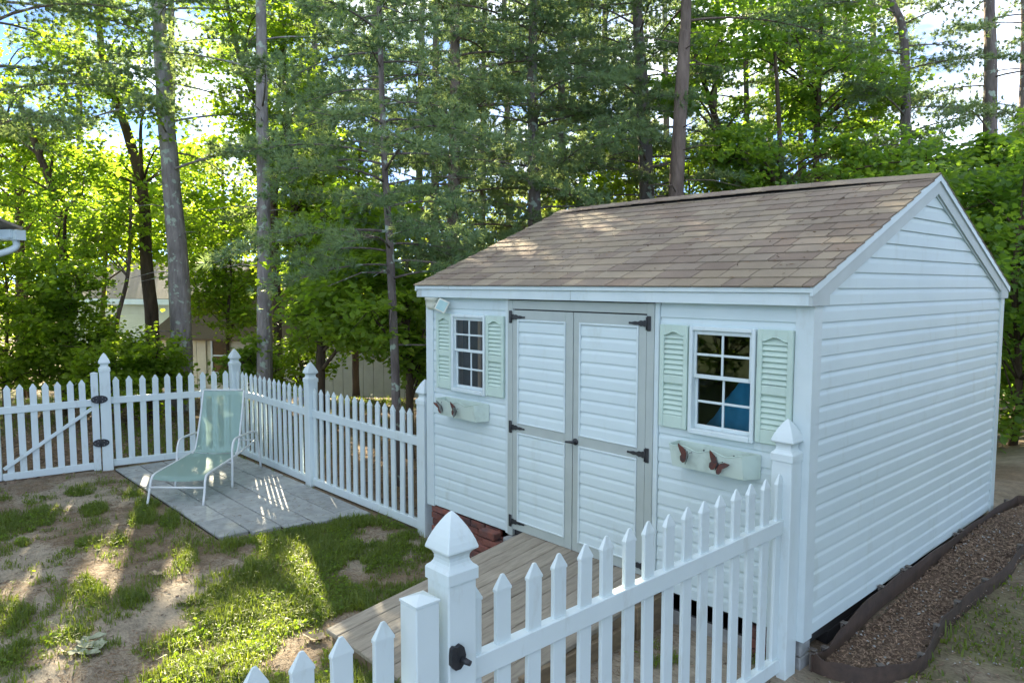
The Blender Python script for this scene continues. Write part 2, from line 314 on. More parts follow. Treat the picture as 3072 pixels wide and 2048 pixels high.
def gd(x, y):
    n = fbm(x+40, y+40, .55); n2 = vnoise(x+11, y+7, .07); n3 = fbm(x+5, y+61, .22)
    a = np.where(inpoly(x, y, LAWN), np.clip((n-.39)*5.5+1.6*(n3-.5)+.5*(n2-.5), 0, 1), 0.)
    ca, sa = math.cos(.35), math.sin(.35)
    for tx, ty, rx, ry in TUFTP:
        dx = x-tx; dy = y-ty; u = dx*ca-dy*sa; v = dx*sa+dy*ca
        a = np.maximum(a, np.clip(1.05-.8*(u/rx/1.25)**2-.8*(v/ry/1.2)**2-3.0*(n3-.42)-.7*(n2-.5), 0, .8))
    pt = (x > PAT[0]-.02) & (x < PAT[1]-.28+.2*sst((y+1.5)/1.4)) & (y > PAT[2]-.02) & (y < PAT[3]+.02)
    rp = (x > 1.30) & (x < 2.80) & (y > -1.82)
    sh = (x > -.05) & (x < 4.15) & (y > -.02) & (y < 4.4)
    a = np.where(pt | rp | sh, 0, a)
    yardm = (x > -4.95) & (y < -.05) & (x < 1.25)
    a = np.maximum(a, np.where(yardm & ~pt, np.clip((n3-.50)*1.6+(n-.5)*.5, 0, .24), 0))
    far = (x < -4.95) | (y > .1)
    return np.where(far, 0, a)
def axis(lo, hi, step, far):
    a = list(np.arange(lo, hi, step)); s = step; p = a[-1]
    while p < far: s *= 1.16; p += s; a.append(p)
    s = step; p = a[0]; b = []
    while p > -far: s *= 1.16; p -= s; b.append(p)
    return np.array(b[::-1]+a)
gx = axis(-6.2, 5.6, .05, 600); gy = axis(-5.2, 5.2, .05, 600)
GX, GY = np.meshgrid(gx, gy, indexing='ij'); nx, ny = GX.shape
GZ = gh(GX, GY); near = (GX > -6.5) & (GX < 5.8) & (GY > -5.5) & (GY < 5.5)
pz = (GX > PAT[0]-.15) & (GX < PAT[1]+.1) & (GY > PAT[2]-.15) & (GY < PAT[3]+.1)
GZ = GZ+np.where(near & ~pz, .022*(fbm(GX, GY, .45)-.5)+.010*(vnoise(GX, GY, .09)-.5), 0)+np.where(~near, .12*(fbm(GX, GY, 3.)-.5)*sst((np.hypot(GX, GY)-6)/6), 0)
V = np.stack([GX, GY, GZ], -1).reshape(-1, 3); ii = (np.arange(nx-1)[:, None]*ny+np.arange(ny-1)[None]).ravel()
F = np.stack([ii, ii+ny, ii+ny+1, ii+1], 1)
dirt = np.array([.325, .280, .215]); dirt2 = np.array([.205, .160, .112]); gsoil = np.array([.12, .13, .045]); litter = np.array([.21, .145, .085]); moss = np.array([.13, .14, .04])
n1 = np.clip((fbm(GX+20, GY+3, .9)-.34)*3.2, 0, 1)[..., None]; g = gd(GX, GY)[..., None]
C_ = dirt*(1-n1)+dirt2*n1; C_ = C_*(1-.85*g)+gsoil*.85*g
outer = (sst((-5.0-GX)/.5)+sst((GY-.15)/.5)*sst((-.1-GX)/.2)).clip(0, 1)[..., None]
nm = np.clip((fbm(GX+70, GY+31, 1.6)-.42)*4, 0, 1)[..., None]; lit = litter*(1-nm)+moss*nm
C_ = C_*(1-outer)+lit*outer
sidem = (sst((GX-3.75)/.1)*sst((GY+.6)/.8))[..., None]; ns = np.clip((fbm(GX+5, GY+2, 1.1)-.40)*4, 0, 1)[..., None]; C_ = C_*(1-sidem)+sidem*(np.array([.27, .225, .165])*(1-ns)+np.array([.15, .15, .075])*ns)
away = sst((GY*-1-5.0)/1.5)+sst((GX-7.5)/2.5)*sst((3-GY)/3); away = np.clip(away, 0, 1)[..., None]; C_ = C_*(1-away)+(np.array([.075, .105, .035])*(.6+.8*fbm(GX, GY, 4.))[..., None])*away
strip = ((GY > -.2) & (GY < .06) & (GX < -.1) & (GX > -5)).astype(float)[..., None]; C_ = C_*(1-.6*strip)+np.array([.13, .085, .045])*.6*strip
me = npmesh('ground', V, F4=F, smooth=True); at = me.color_attributes.new('albedo', 'FLOAT_COLOR', 'POINT')
at.data.foreach_set('color', np.concatenate([C_.reshape(-1, 3), np.ones((nx*ny, 1))], 1).astype(np.float32).ravel())
gm = bpy.data.materials.new('yard_soil'); gm.use_nodes = True; t = gm.node_tree; n = t.nodes; l = t.links; b = n['Principled BSDF']; b.inputs['Roughness'].default_value = .95; b.inputs['Specular IOR Level'].default_value = .2
ca = n.new('ShaderNodeVertexColor'); ca.layer_name = 'albedo'; ge = n.new('ShaderNodeNewGeometry')
nz = n.new('ShaderNodeTexNoise'); nz.inputs['Scale'].default_value = 55; nz.inputs['Detail'].default_value = 8; nz.inputs['Roughness'].default_value = .7; mp = n.new('ShaderNodeMapping'); mp.inputs['Rotation'].default_value = (0, 0, .5); mp.inputs['Scale'].default_value = (.45, 1.2, 1); l.new(ge.outputs['Position'], mp.inputs[0]); l.new(mp.outputs[0], nz.inputs['Vector'])
mr = n.new('ShaderNodeMapRange'); mr.inputs['From Min'].default_value = .3; mr.inputs['From Max'].default_value = .7; mr.inputs['To Min'].default_value = .45; mr.inputs['To Max'].default_value = 1.5; n9 = n.new('ShaderNodeTexNoise'); n9.inputs['Scale'].default_value = 7; n9.inputs['Detail'].default_value = 6; l.new(ge.outputs['Position'], n9.inputs['Vector']); m9 = n.new('ShaderNodeMix'); m9.inputs['Factor'].default_value = .4; l.new(nz.outputs['Fac'], m9.inputs['A']); l.new(n9.outputs['Fac'], m9.inputs['B']); l.new(m9.outputs['Result'], mr.inputs['Value'])
hv = n.new('ShaderNodeHueSaturation'); l.new(ca.outputs[0], hv.inputs['Color']); l.new(mr.outputs[0], hv.inputs['Value']); l.new(hv.outputs[0], b.inputs['Base Color'])
bp = n.new('ShaderNodeBump'); bp.inputs['Strength'].default_value = .8; bp.inputs['Distance'].default_value = .02; l.new(nz.outputs['Fac'], bp.inputs['Height']); l.new(bp.outputs[0], b.inputs['Normal'])
me.materials.append(gm); tag(link('ground', me), kind='structure')

def patch_z(x, y): return gh(x, y)+.022*(fbm(x, y, .45)-.5)+.010*(vnoise(x, y, .09)-.5)
# ------------------------------------------------------------------ patio of pavers
px0, px1, py0, py1 = PAT
bed = MB(); bed.box(px0, px1-.31, py0, py1, -.44, -.345); bed.box(px1-.3095, px1-.16, -.95, py1, -.44, -.3455)
patio = bed.build('patio', SAND); tag(patio, kind='structure')
pm = MB(); pm.box(-.297, .297, -.1455, .1455, -.03, .03, .007); pmesh = pm.mesh('paver', PAVER)
ph = MB(); ph.box(-.1475, .1475, -.1475, .1475, -.03, .03, .006); phalf = ph.mesh('paver_half', PAVER)
rows = 5
for r_ in range(rows):
    yc = py0+.1525+r_*.3035; x = px0-(.303 if r_ % 2 else 0); lim = px1-.30+.075*r_
    while x < lim-.04:
        a_, b_ = max(x, px0), min(x+.6, lim)
        if b_-a_ > .05: link('paver', pmesh, patio, loc=((a_+b_)/2, yc, -.358+random.uniform(-.004, .004)), rot=(random.uniform(-.006, .006), random.uniform(-.004, .004), random.uniform(-.006, .006)), scale=((b_-a_)/.6, 1, 1))
        x += .606

# ================================================================== SHED
W, D, HT = 3.747, 3.8465, 2.0
EY, EZ, RY, RZ = -.085, 2.103, D/2, 2.935; SLP = (RZ-EZ)/(RY-EY); SA = math.atan(SLP)
shed = empty('shed', (W/2, D/2, 0), 'white vinyl clapboard garden shed with brown shingle roof and double doors', 'shed')
PROF = [(.0005, 0), (.0115, 0), (.0130, .0025), (.0115, .060), (.0105, .068), (.0055, .084), (.0030, .1)]
def plank(parent, f, z0, za, zb, ext, h=.1, mat=SIDING, name='siding_plank'):
    P = [(o, z0+z*h/.1) for o, z in PROF]; Q = []
    for (o0, a), (o1, b_) in zip(P[:-1], P[1:]):
        if b_ < za or a > zb: continue
        def at(z): return o0 if b_ == a else o0+(o1-o0)*(z-a)/(b_-a)
        for z in (max(a, za), min(b_, zb)):
            q = (at(z), z) if not (a == b_) else None
            if a == b_:
                for q in ((o0, a), (o1, a)):
                    if not Q or Q[-1] != q: Q.append(q)
                break
            if not Q or abs(Q[-1][0]-q[0])+abs(Q[-1][1]-q[1]) > 1e-6: Q.append(q)
    if len(Q) < 2: return
    if za > z0+1e-6: Q = [(.0005, za)]+Q
    Q.append((.0005, Q[-1][1])); m = MB(); V = []
    for o, z in Q: a, b_ = ext(z); V += [f(a, o, z), f(b_, o, z)]
    k = len(Q); F = [(2*i, 2*i+1, 2*i+3, 2*i+2) for i in range(k-1)]+[tuple(range(0, 2*k, 2)), tuple(range(1, 2*k, 2))[::-1]]
    m.add(V, F); return m.build(name, mat, parent)
ff = lambda t_, o, z: (t_, -o, z); fr = lambda t_, o, z: (W+o, t_, z); fl = lambda t_, o, z: (-o, t_, z); fb = lambda t_, o, z: (t_, D+o, z)
WIN = [(.393, .864, 1.146, 1.85), (2.942, 3.415, 1.142, 1.85)]
for k in range(20):
    z0 = k*.1; z1 = z0+.1
    for a, b_, wn in ((.086, 1.113, WIN[0]), (2.69, W-.086, WIN[1])):
        wx0, wx1, wz0, wz1 = wn[0]+.008, wn[1]-.008, wn[2]+.006, wn[3]-.006
        if k == 19: plank(shed, ff, z0, z0, z1, lambda z: (a, b_)); continue
        if z1 <= wz0 or z0 >= wz1: plank(shed, ff, z0, z0, z1, lambda z: (a, b_))
        else:
            plank(shed, ff, z0, z0, z1, lambda z: (a, wx0)); plank(shed, ff, z0, z0, z1, lambda z: (wx1, b_))
            if z0 < wz0: plank(shed, ff, z0, z0, wz0, lambda z: (wx0+.0005, wx1-.0005))
            if z1 > wz1: plank(shed, ff, z0, wz1, z1, lambda z: (wx0+.0005, wx1-.0005))
    for f in (fr, fl): plank(shed, f, z0, z0, z1, lambda z: (.088, D-.088))
    plank(shed, fb, z0, z0, z1, lambda z: (.088, W-.088))
def roofz(y): return EZ+SLP*(min(y, D-y)-EY)
for k in range(20, 30):
    z0 = k*.1; zt = min(z0+.1, RZ-.07)
    def ex(z):
        y = max((z+.05-EZ)/SLP+EY, .02); y = min(y, D/2-.002); return (y, D-y)
    if zt > z0+.01:
        for f in (fr, fl): plank(shed, f, z0, z0, zt, ex)
# sheathing with openings, floor, studs
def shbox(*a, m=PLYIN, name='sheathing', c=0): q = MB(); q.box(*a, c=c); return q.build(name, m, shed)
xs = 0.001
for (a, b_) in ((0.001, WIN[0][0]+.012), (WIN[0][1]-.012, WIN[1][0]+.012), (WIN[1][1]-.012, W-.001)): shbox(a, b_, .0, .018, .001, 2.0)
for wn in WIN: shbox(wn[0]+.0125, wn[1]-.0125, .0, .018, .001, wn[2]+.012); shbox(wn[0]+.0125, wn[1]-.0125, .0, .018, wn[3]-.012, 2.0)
gp = [(0.019, .001), (D-.001, .001), (D-.001, 2.05), (D/2, RZ-.05), (.019, 2.05)]
q = MB(); q.prism(gp, 'x', W-.018, W); q.build('sheathing', PLYIN, shed); q = MB(); q.prism(gp, 'x', 0, .018); q.build('sheathing', PLYIN, shed)
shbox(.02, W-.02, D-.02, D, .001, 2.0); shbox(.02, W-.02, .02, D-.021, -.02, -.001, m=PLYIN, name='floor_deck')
for x in (.36, .88, 2.86, 2.90, 3.43, .72): shbox(x-.02, x+.02, .019, .108, .0, 2.0, m=WOODIN, name='stud')
shbox(.05, W-.07, .03, D-.03, -.14, -.0215, m=PLYIN, name='floor_frame')
# corner trim
for sx in (0, 1):
    for sy in (0, 1):
        L = [(.088, -.004), (.088, -.021), (-.021, -.021), (-.021, .088), (-.004, .088), (-.004, -.004)]
        P = [((W-u) if sx else u, (D-v) if sy else v) for u, v in L]
        if sx != sy: P = P[::-1]
        q = MB(); q.prism(P, 'z', -.012, 2.0-.002); q.build('corner_trim', TRIM, shed)
# eaves, fascia, drip edge
XL, XR = -.09, W+.036
for s_ in (0, 1):
    Y = lambda y: (D-y) if s_ else y
    q = MB(); q.box(XL, XR-.004, Y(-.078), Y(-.0005), 2.0, 2.074, .002); q.build('fascia', TRIM, shed)
    q = MB(); q.box(XL-.006, XR+.002, Y(-.094), Y(-.02), 2.0745, 2.106, .003); q.build('drip_edge', TRIM, shed)
q = MB(); q.box(1.905, 1.909, -.0795, -.07, 2.001, 2.0735); q.build('fascia_joint', TAUPE, shed)
q = MB(); q.box(.42, .4235, -.0955, -.08, 2.075, 2.1055); q.build('drip_joint', TAUPE, shed)
for sd in (0, 1):
    xa, xb = (W+.0145, XR) if sd else (XL, -.0145)
    xo, xo2 = (XR, XR+.008) if sd else (XL-.008, XL)
    for s_ in (0, 1):
        Y = lambda y: (D-y) if s_ else y
        o1 = lambda pl: [(Y(a), b_) for a, b_ in pl] if not s_ else [(Y(a), b_) for a, b_ in pl][::-1]
        q = MB(); q.prism(o1([(.06, roofz(.06)-.026), (RY, RZ-.026), (RY, RZ-.135), (.145, roofz(.145)-.135), (.06, roofz(.06)-.09)]), 'x', xa, xb-.003 if sd else xb); q.build('rake_board', RAKE, shed)
        q = MB(); q.prism(o1([(-.0935, EZ-.045), (-.0935, EZ+.002), (RY, RZ+.006), (RY, RZ-.040)]), 'x', xo-.012 if sd else xo, xo2 if sd else xo2+.012); q.build('rake_drip_edge', TRIM, shed)
        q = MB(); q.prism(o1([(-.079, 2.001), (.145, 2.001), (.145, roofz(.145)-.03), (-.079, EZ-.03)]), 'x', W+.012 if sd else XL+.001, XR-.001 if sd else -.012); q.build('eave_return', RAKE, shed)
        q = MB(); q.prism(o1([(.15, roofz(.15)-.1355), (RY, RZ-.1355), (RY, RZ-.152), (.15, roofz(.15)-.152)]), 'x', W+.001 if sd else -.02, W+.02 if sd else -.001); q.build('gable_trim', TRIM, shed)
# roof deck, shingles
q = MB(); q.prism([(EY-.004, EZ-.016), (RY, RZ-.016), (RY, RZ), (EY-.004, EZ)], 'x', XL+.002, XR-.002)
q.prism([(D-EY+.004, EZ), (RY+.0005, RZ), (RY+.0005, RZ-.016), (D-EY+.004, EZ-.016)], 'x', XL+.002, XR-.002)
roof = q.build('roof', DARK, shed)
SL = math.hypot(RY-EY, RZ-EZ); NC = 15; EXP = (SL-.02)/NC
sm = MB(); sm.box(-.5, .5, -.5, .5, -.5, .5); smesh = sm.mesh('shingle', SHIN)
rr = random.Random(5); nsh = 0
for c_ in range(NC):
    x = XL-.012-rr.uniform(0, .2); s0 = c_*EXP-.018
    while x < XR+.012:
        wd = rr.choice([.13, .17, .2, .22, .26, .3]); a = max(x, XL-.012); b_ = min(x+wd-.008, XR+.012); x += wd
        if b_-a < .03: continue
        ln = EXP+.03; th = .0085+rr.uniform(-.001, .002)
        if c_ == NC-1: ln = EXP+.012
        sc_ = s0+ln/2+rr.uniform(-.0025, .0025); up = .0115+rr.uniform(0, .002)
        y = EY+sc_*math.cos(SA)-up*math.sin(SA); z = EZ+sc_*math.sin(SA)+up*math.cos(SA)
        link('shingle', smesh, roof, loc=((a+b_)/2, y, z), rot=(SA-.058, 0, rr.uniform(-.002, .002)), scale=(b_-a, ln, th)); nsh += 1
q = MB()
for c_ in range(NC):
    s0 = c_*EXP+.07; y = D-(EY+s0*math.cos(SA)-.009*math.sin(SA)); z = EZ+s0*math.sin(SA)+.009*math.cos(SA)
    q.box(XL-.012, XR+.012, -.087, .087, -.003, .003, M=Matrix.Translation((0, y, z)) @ Matrix.Rotation(-(SA-.042), 4, 'X'))
q.build('rear_shingle_courses', SHIN, roof)
q = MB(); q.prism([(RY-.115, RZ-.115*SLP+.002), (RY-.115, RZ-.115*SLP+.022), (RY, RZ+.026), (RY+.115, RZ-.115*SLP+.022), (RY+.115, RZ-.115*SLP+.002), (RY, RZ+.004)], 'x', XL+.25, XR-.35); q.build('ridge_vent', DARK, roof)
cm = MB(); cx = [(-.138, -.138*SLP*.86), (-.07, -.07*SLP*.9), (0, 0), (.07, -.07*SLP*.9), (.138, -.138*SLP*.86)]
Vv = [(x, y, z+.006*(1 if x < 0 else 0)) for x in (-.11, .11) for y, z in cx]+[(x, y, z-.006+.006*(1 if x < 0 else 0)) for x in (-.11, .11) for y, z in cx]
Ff = [(i, i+1, i+6, i+5) for i in range(4)]+[(10+i+1, 10+i, 10+i+5, 10+i+6) for i in range(4)]+[(i+1, i, 10+i, 11+i) for i in range(4)]+[(5+i, 6+i, 16+i, 15+i) for i in range(4)]+[(0, 5, 15, 10), (9, 4, 14, 19)]
cm.add(Vv, Ff); cmesh = cm.mesh('ridge_cap', SHIN); ncap = 26
for i in range(ncap):
    x = XL+.10+(XR-XL-.205)*i/(ncap-1); lift = .016+.030*math.sin(math.pi*min(max((x+.05)/3.75, 0), 1))**.6
    link('ridge_cap', cmesh, roof, loc=(x, RY, RZ+lift+rr.uniform(-.002, .002)), rot=(0, 0, rr.uniform(-.02, .02)))
# ------------------------------------------------------------------ doors
for x in (1.1135, 2.6505): q = MB(); q.box(x, x+.0365, -.024, -.0005, -.01, 1.997, .003); q.build('door_surround', TRIM, shed)
q = MB(); q.box(1.1505, 1.2115, -.032, -.0005, -.012, 1.9915, .003); q.box(2.5885, 2.650, -.032, -.0005, -.012, 1.9915, .003); q.box(1.212, 2.588, -.0315, -.0005, 1.918, 1.991, .003); q.build('door_frame', TAUPE, shed)
q = MB(); q.box(1.13, 2.67, -.005, .002, 1.9985, 2.0, 0); q.build('door_header_shadow_gap', DARK, shed)
def hinge(parent, xh, zc, dr):
    q = MB(); y0 = -.040
    q.box(xh-.017, xh+.017, y0, -.0325, zc-.052, zc+.052, .003)
    pts = [(0, .020), (.018, .024), (.03, .017), (.05, .021), (.075, .010), (.10, .013), (.135, .006), (.15, .008), (.158, 0), (.15, -.008), (.135, -.006), (.10, -.013), (.075, -.010), (.05, -.021), (.03, -.017), (.018, -.024), (0, -.020)]
    P = [(xh+dr*(.018+u), zc+v) for u, v in pts]
    q.prism(P if dr > 0 else P[::-1], 'y', -.034, -.040)
    q.tube([(xh+dr*.016, y0-.001, zc-.045), (xh+dr*.016, y0-.001, zc+.045)], .006, 8)
    return q.build('hinge', BLACK, parent)
for i, (a, b_, pa, pb) in enumerate(((1.2145, 1.893, 1.275, 1.816), (1.901, 2.5855, 1.962, 2.517))):
    q = MB(); ya, yb = -.030, -.002
    q.box(a, pa, ya, yb, .05, 1.9085, .002); q.box(pb, b_, ya, yb, .05, 1.9085, .002)
    for z0, z1 in ((.05, .13), (.885, .966), (1.83, 1.9085)): q.box(pa+.0004, pb-.0004, ya-.0003, yb, z0, z1, .002)
    q.box(pa+.0005, pb-.0005, -.008, -.0025, .1305, 1.8295)
    door = q.build('door', TAUPE, shed)
    for z0, z1, nc in ((.13, .885, 8), (.966, 1.83, 9)):
        q = MB()
        q.box(pa-.003, pa+.014, -.0385, -.0303, z0-.003, z1+.003, .003); q.box(pb-.014, pb+.003, -.0385, -.0303, z0-.003, z1+.003, .003); q.box(pa+.0145, pb-.0145, -.038, -.0303, z1-.012, z1+.003, .003); q.box(pa+.0145, pb-.0145, -.038, -.0303, z0-.003, z0+.010, .003)
        q.build('panel_molding', TRIM, door); hh = (z1-z0-.004)/nc
        for k in range(nc): plank(door, lambda t_, o, z: (t_, -.018-o, z), z0+.002+k*hh, z0+.002+k*hh, z0+.002+(k+1)*hh, lambda z: (pa+.001, pb-.001), h=hh)
    for z in (.118, .926, 1.852): hinge(door, 1.190 if i == 0 else 2.609, z, 1 if i == 0 else -1)
    if i == 1:
        q = MB(); q.tube([(1.932, -.0305, .915), (1.932, -.04, .915)], .026, 14); q.tube([(1.932, -.034, .915), (1.932, -.075, .915)], .011, 10); q.tube([(1.94, -.072, .916), (1.91, -.076, .915), (1.86, -.070, .908)], [.011, .010, .008], 8); q.build('door_handle', BLACK, door)
# ------------------------------------------------------------------ windows and shutters
def window(x0, x1, z0, z1):
    q = MB(); y0 = -.046; t_ = .026
    q.box(x0, x0+t_, y0, .018, z0, z1, .004); q.box(x1-t_, x1, y0, .018, z0, z1, .004); q.box(x0+t_, x1-t_, y0+.0005, .018, z1-t_, z1, .004); q.box(x0+t_, x1-t_, y0-.006, .018, z0, z0+.034, .004)
    wn = q.build('window', VINYL, shed); zm = (z0+z1)/2+.027
    for j, (za, zb, ys) in enumerate(((z0+.0345, zm+.012, -.004), (zm-.012, z1-t_-.0005, -.026))):
        q = MB(); a, b_ = x0+t_+.0005, x1-t_-.0005; e = .020; yb = ys+.020
        q.box(a, a+e, ys, yb, za, zb, .003); q.box(b_-e, b_, ys, yb, za, zb, .003); q.box(a+e, b_-e, ys+.0004, yb, zb-.026, zb, .003); q.box(a+e, b_-e, ys+.0004, yb, za, za+.026, .003); sash = q.build('sash', VINYL, wn)
        ga, gb, gz0, gz1 = a+e, b_-e, za+.026, zb-.026; xm, zmm = (ga+gb)/2, (gz0+gz1)/2
        q = MB(); q.box(xm-.008, xm+.008, ys+.002, ys+.014, gz0, gz1, .003); q.build('muntin', VINYL, wn)
        for u, v in ((ga, xm-.0082), (xm+.0082, gb)):
            q = MB(); q.box(u, v, ys+.002, ys+.014, zmm-.008, zmm+.008, .003); q.build('muntin', VINYL, wn)
        for u, v in ((ga+.0003, xm-.0083), (xm+.0083, gb-.0003)):
            for s0, s1 in ((gz0+.0003, zmm-.0083), (zmm+.0083, gz1-.0003)): q = MB(); q.add([(u, ys+.008, s0), (v, ys+.008, s0), (v, ys+.008, s1), (u, ys+.008, s1)], [(0, 1, 2, 3)]); q.build('pane', GLASS, wn)
    return wn
for wn in WIN: window(*wn)
lm = MB(); lm.prism([(-.0285, 0), (-.0345, .003), (-.0335, .010), (-.0205, .0295), (-.0165, .030), (-.0165, .0)], 'x', 0, 1); lmesh = lm.mesh('louver', SAGE)
def shutter(x0, x1, z0=1.155, z1=1.852):
    q = MB(); st = .034; yb = -.0145; yf = -.042; zm = z0+.33
    q.box(x0, x0+st, yf, yb, z0, z1, .004); q.box(x1-st, x1, yf, yb, z0, z1, .004)
    q.box(x0+st, x1-st, yf+.004, yb, z0, z0+.085, .003); q.box(x0+st, x1-st, yf+.004, yb, zm-.028, zm+.028, .003); q.box(x0+st, x1-st, -.0165, yb+.0005, z0, z1)
    xc = (x0+x1)/2; hw = (x1-x0)/2-st; arc = [(xc+hw*u, z1-.062+.026*math.cos(u*math.pi)*.5+.006) for u in np.linspace(-1, 1, 13)]
    q.prism([(x0+st, z1-.002), *arc, (x1-st, z1-.002)][::-1], 'y', yf+.004, yb)
    q.tube([(u, yf+.002, v) for u, v in arc], .004, 6)
    for x in (x0+st/2, x1-st/2):
        for z in (z0+.05, z1-.06): q.tube([(x, yf-.002, z), (x, yf+.002, z)], .004, 6)
    s_ = q.build('shutter', SAGE, shed)
    z = z0+.086
    while z < z1-.09:
        if not (zm-.062 < z < zm+.028): link('louver', lmesh, s_, loc=(x0+st, 0, z), scale=(x1-x0-2*st, 1, 1))
        z += .0345
for a, b_ in ((.163, .385), (.872, 1.103), (2.705, 2.927), (3.426, 3.655)): shutter(a, b_)
# ------------------------------------------------------------------ planter boxes
def butterfly(parent, x, z, y, rot, closed, sc_=1.):
    ca, sa = math.cos(rot), math.sin(rot)
    def T(u, v, d): return (x+sc_*(u*ca-v*sa), y-d, z+sc_*(u*sa+v*ca))
    wing = [(0, .004), (.012, .022), (.035, .045), (.075, .062), (.070, .045), (.052, .018), (.040, .004), (.045, -.012), (.038, -.034), (.022, -.044), (.010, -.036), (.003, -.012)]
    for sd in (-1, 1):
        q = MB(); fold = .35 if not closed or sd < 0 else 1.25
        A = [T(sd*u*math.cos(fold), v, .010+u*math.sin(fold)) for u, v in wing]; B_ = [(p[0], p[1]+.0018, p[2]) for p in A]; n_ = len(A)
        q.add(A+B_, [tuple(range(n_)), tuple(range(n_, 2*n_))[::-1]]+[(i, (i+1) % n_, n_+(i+1) % n_, n_+i) for i in range(n_)])
        q.build('butterfly_wing', RUST if not (closed and sd > 0) else STEEL, parent)
    q = MB(); q.tube([T(0, -.03, .012), T(0, 0, .014), T(0, .014, .014)], [.003, .0055, .005], 8)
    for sd in (-1, 1): q.tube([T(0, .014, .014), T(sd*.010, .030, .018), T(sd*.022, .040, .020)], .0014, 5); q.tube([T(sd*.020, .040, .020), T(sd*.025, .041, .020)], .003, 6)
    q.build('butterfly_body', BLACK, parent)
def planter(x0, x1, label, flies):
    zt, zb, yw, yf, yfb = 1.078, .925, -.0155, -.150, -.125; ins = .055; lip = .004
    root = empty('planter_box', ((x0+x1)/2, -.08, zb), label, 'planter')
    q = MB(); q.box(x0, x1, yw-.010, yw, zb, zt, .002); q.build('back_panel', SAGE_OLD, root)
    us = np.linspace(0, 1, 25); top = [(x0+.012+(x1-x0-ins-.012)*u, zt-.016-.014*math.cos(u*2*math.pi*2.5)*math.sin(math.pi*min(max(u, .0), 1))**.5+.014*(abs(2*u-1)**6)) for u in us]
    q = MB(); n_ = len(top); fy = lambda z: yfb+(yf-yfb)*(z-zb)/(zt-zb)
    A = [(u, fy(z), z) for u, z in top]; Bm = [(u+(.012 if i == 0 else 0), fy(zb), zb) for i, (u, z) in enumerate(top)]
    V = A+Bm+[(p[0], p[1]+.004, p[2]) for p in A+Bm]; N2 = 2*n_
    q.add(V, [(i, i+1, n_+i+1, n_+i) for i in range(n_-1)]+[(N2+i+1, N2+i, N2+n_+i, N2+n_+i+1) for i in range(n_-1)]+[(i+1, i, N2+i, N2+i+1) for i in range(n_-1)]); q.build('front_panel', SAGE_OLD, root)
    q = MB(); q.tube([(u, fy(z)-.001, z) for u, z in top], .0038, 6); q.build('rolled_rim', SAGE, root)
    xr = x1-ins
    for xa, xb in ((x0+.012, x0+.004), (xr, x1-.003)):
        q = MB(); V = [(xa, fy(zt), zt-.002), (xb, yw-.01, zt-.002), (xb, yw-.01, zb), (xa+(.012 if xa < xr-.1 else 0), fy(zb), zb)]; V2 = [(p[0]+(.004 if xa < xr-.1 else -.004), p[1], p[2]) for p in V]
        q.add(V+V2, [(0, 1, 2, 3), (7, 6, 5, 4), (0, 4, 5, 1), (1, 5, 6, 2), (2, 6, 7, 3), (3, 7, 4, 0)]); q.build('end_panel', SAGE_OLD, root)
    q = MB(); q.prism([(x0+.02, yw-.01), (x1-.006, yw-.01), (xr, fy(zb)+.004), (x0+.026, fy(zb)+.004)], 'z', zb+.002, zb+.006); q.build('bottom_panel', SAGE_OLD, root)
    for x in (x0+.2, x0+.42): q = MB(); q.tube([(x, yw-.009, zt-.04), (x, yw-.014, zt-.04)], .006, 8); q.build('screw', BLACK, root)
    for u, z, r_, cl in flies: butterfly(root, x0+u, z, yf+.014, r_, cl, 1.12)
planter(2.862, 3.462, 'pale green wall planter with rusty butterflies under the window showing a blue tarp', [(.155, 1.005, -.25, True), (.375, .990, -.45, False)])
planter(.285, .895, 'pale green wall planter with rusty butterflies under the window near the motion light', [(.10, 1.0, .35, True), (.31, .985, -.3, True)])
# ------------------------------------------------------------------ motion light
ml = empty('motion_light', (.16, -.05, 1.87), 'cream plastic motion light with tilted square panel under the shed eave', 'light')
q = MB(); an = np.linspace(0, 2*math.pi, 17)[:-1]
prof = [(.062, 1.997), (.062, 1.972), (.056, 1.970), (.054, 1.93), (.047, 1.905), (.030, 1.888), (.010, 1.882)]
V = [(.155+r_*math.cos(a)*1.2, -.080+r_*math.sin(a), z) for r_, z in prof for a in an]; n_ = 16
q.add(V, [(j*n_+i, j*n_+(i+1) % n_, (j+1)*n_+(i+1) % n_, (j+1)*n_+i) for j in range(len(prof)-1) for i in range(n_)]+[tuple(range((len(prof)-1)*n_, len(prof)*n_))], True); q.build('housing', CREAM, ml)
Mx = Matrix.Translation((.335, -.10, 1.925)) @ Matrix.Rotation(R(38), 4, 'Z') @ Matrix.Rotation(R(-14), 4, 'X') @ Matrix.Rotation(R(24), 4, 'Y')
q = MB(); q.box(-.055, .055, -.008, .008, -.058, .058, .005, M=Mx); lp = q.build('lamp_head', CREAM, ml)
q = MB(); q.box(-.043, .043, -.0105, -.0075, -.046, .046, .001, M=Mx); q.build('lamp_panel', PANEL, lp)
q = MB(); q.tube([(.20, -.09, 1.93), (.27, -.085, 1.93), (.33, -.094, 1.925)], .014, 8); q.build('bracket_arm', CREAM, ml)
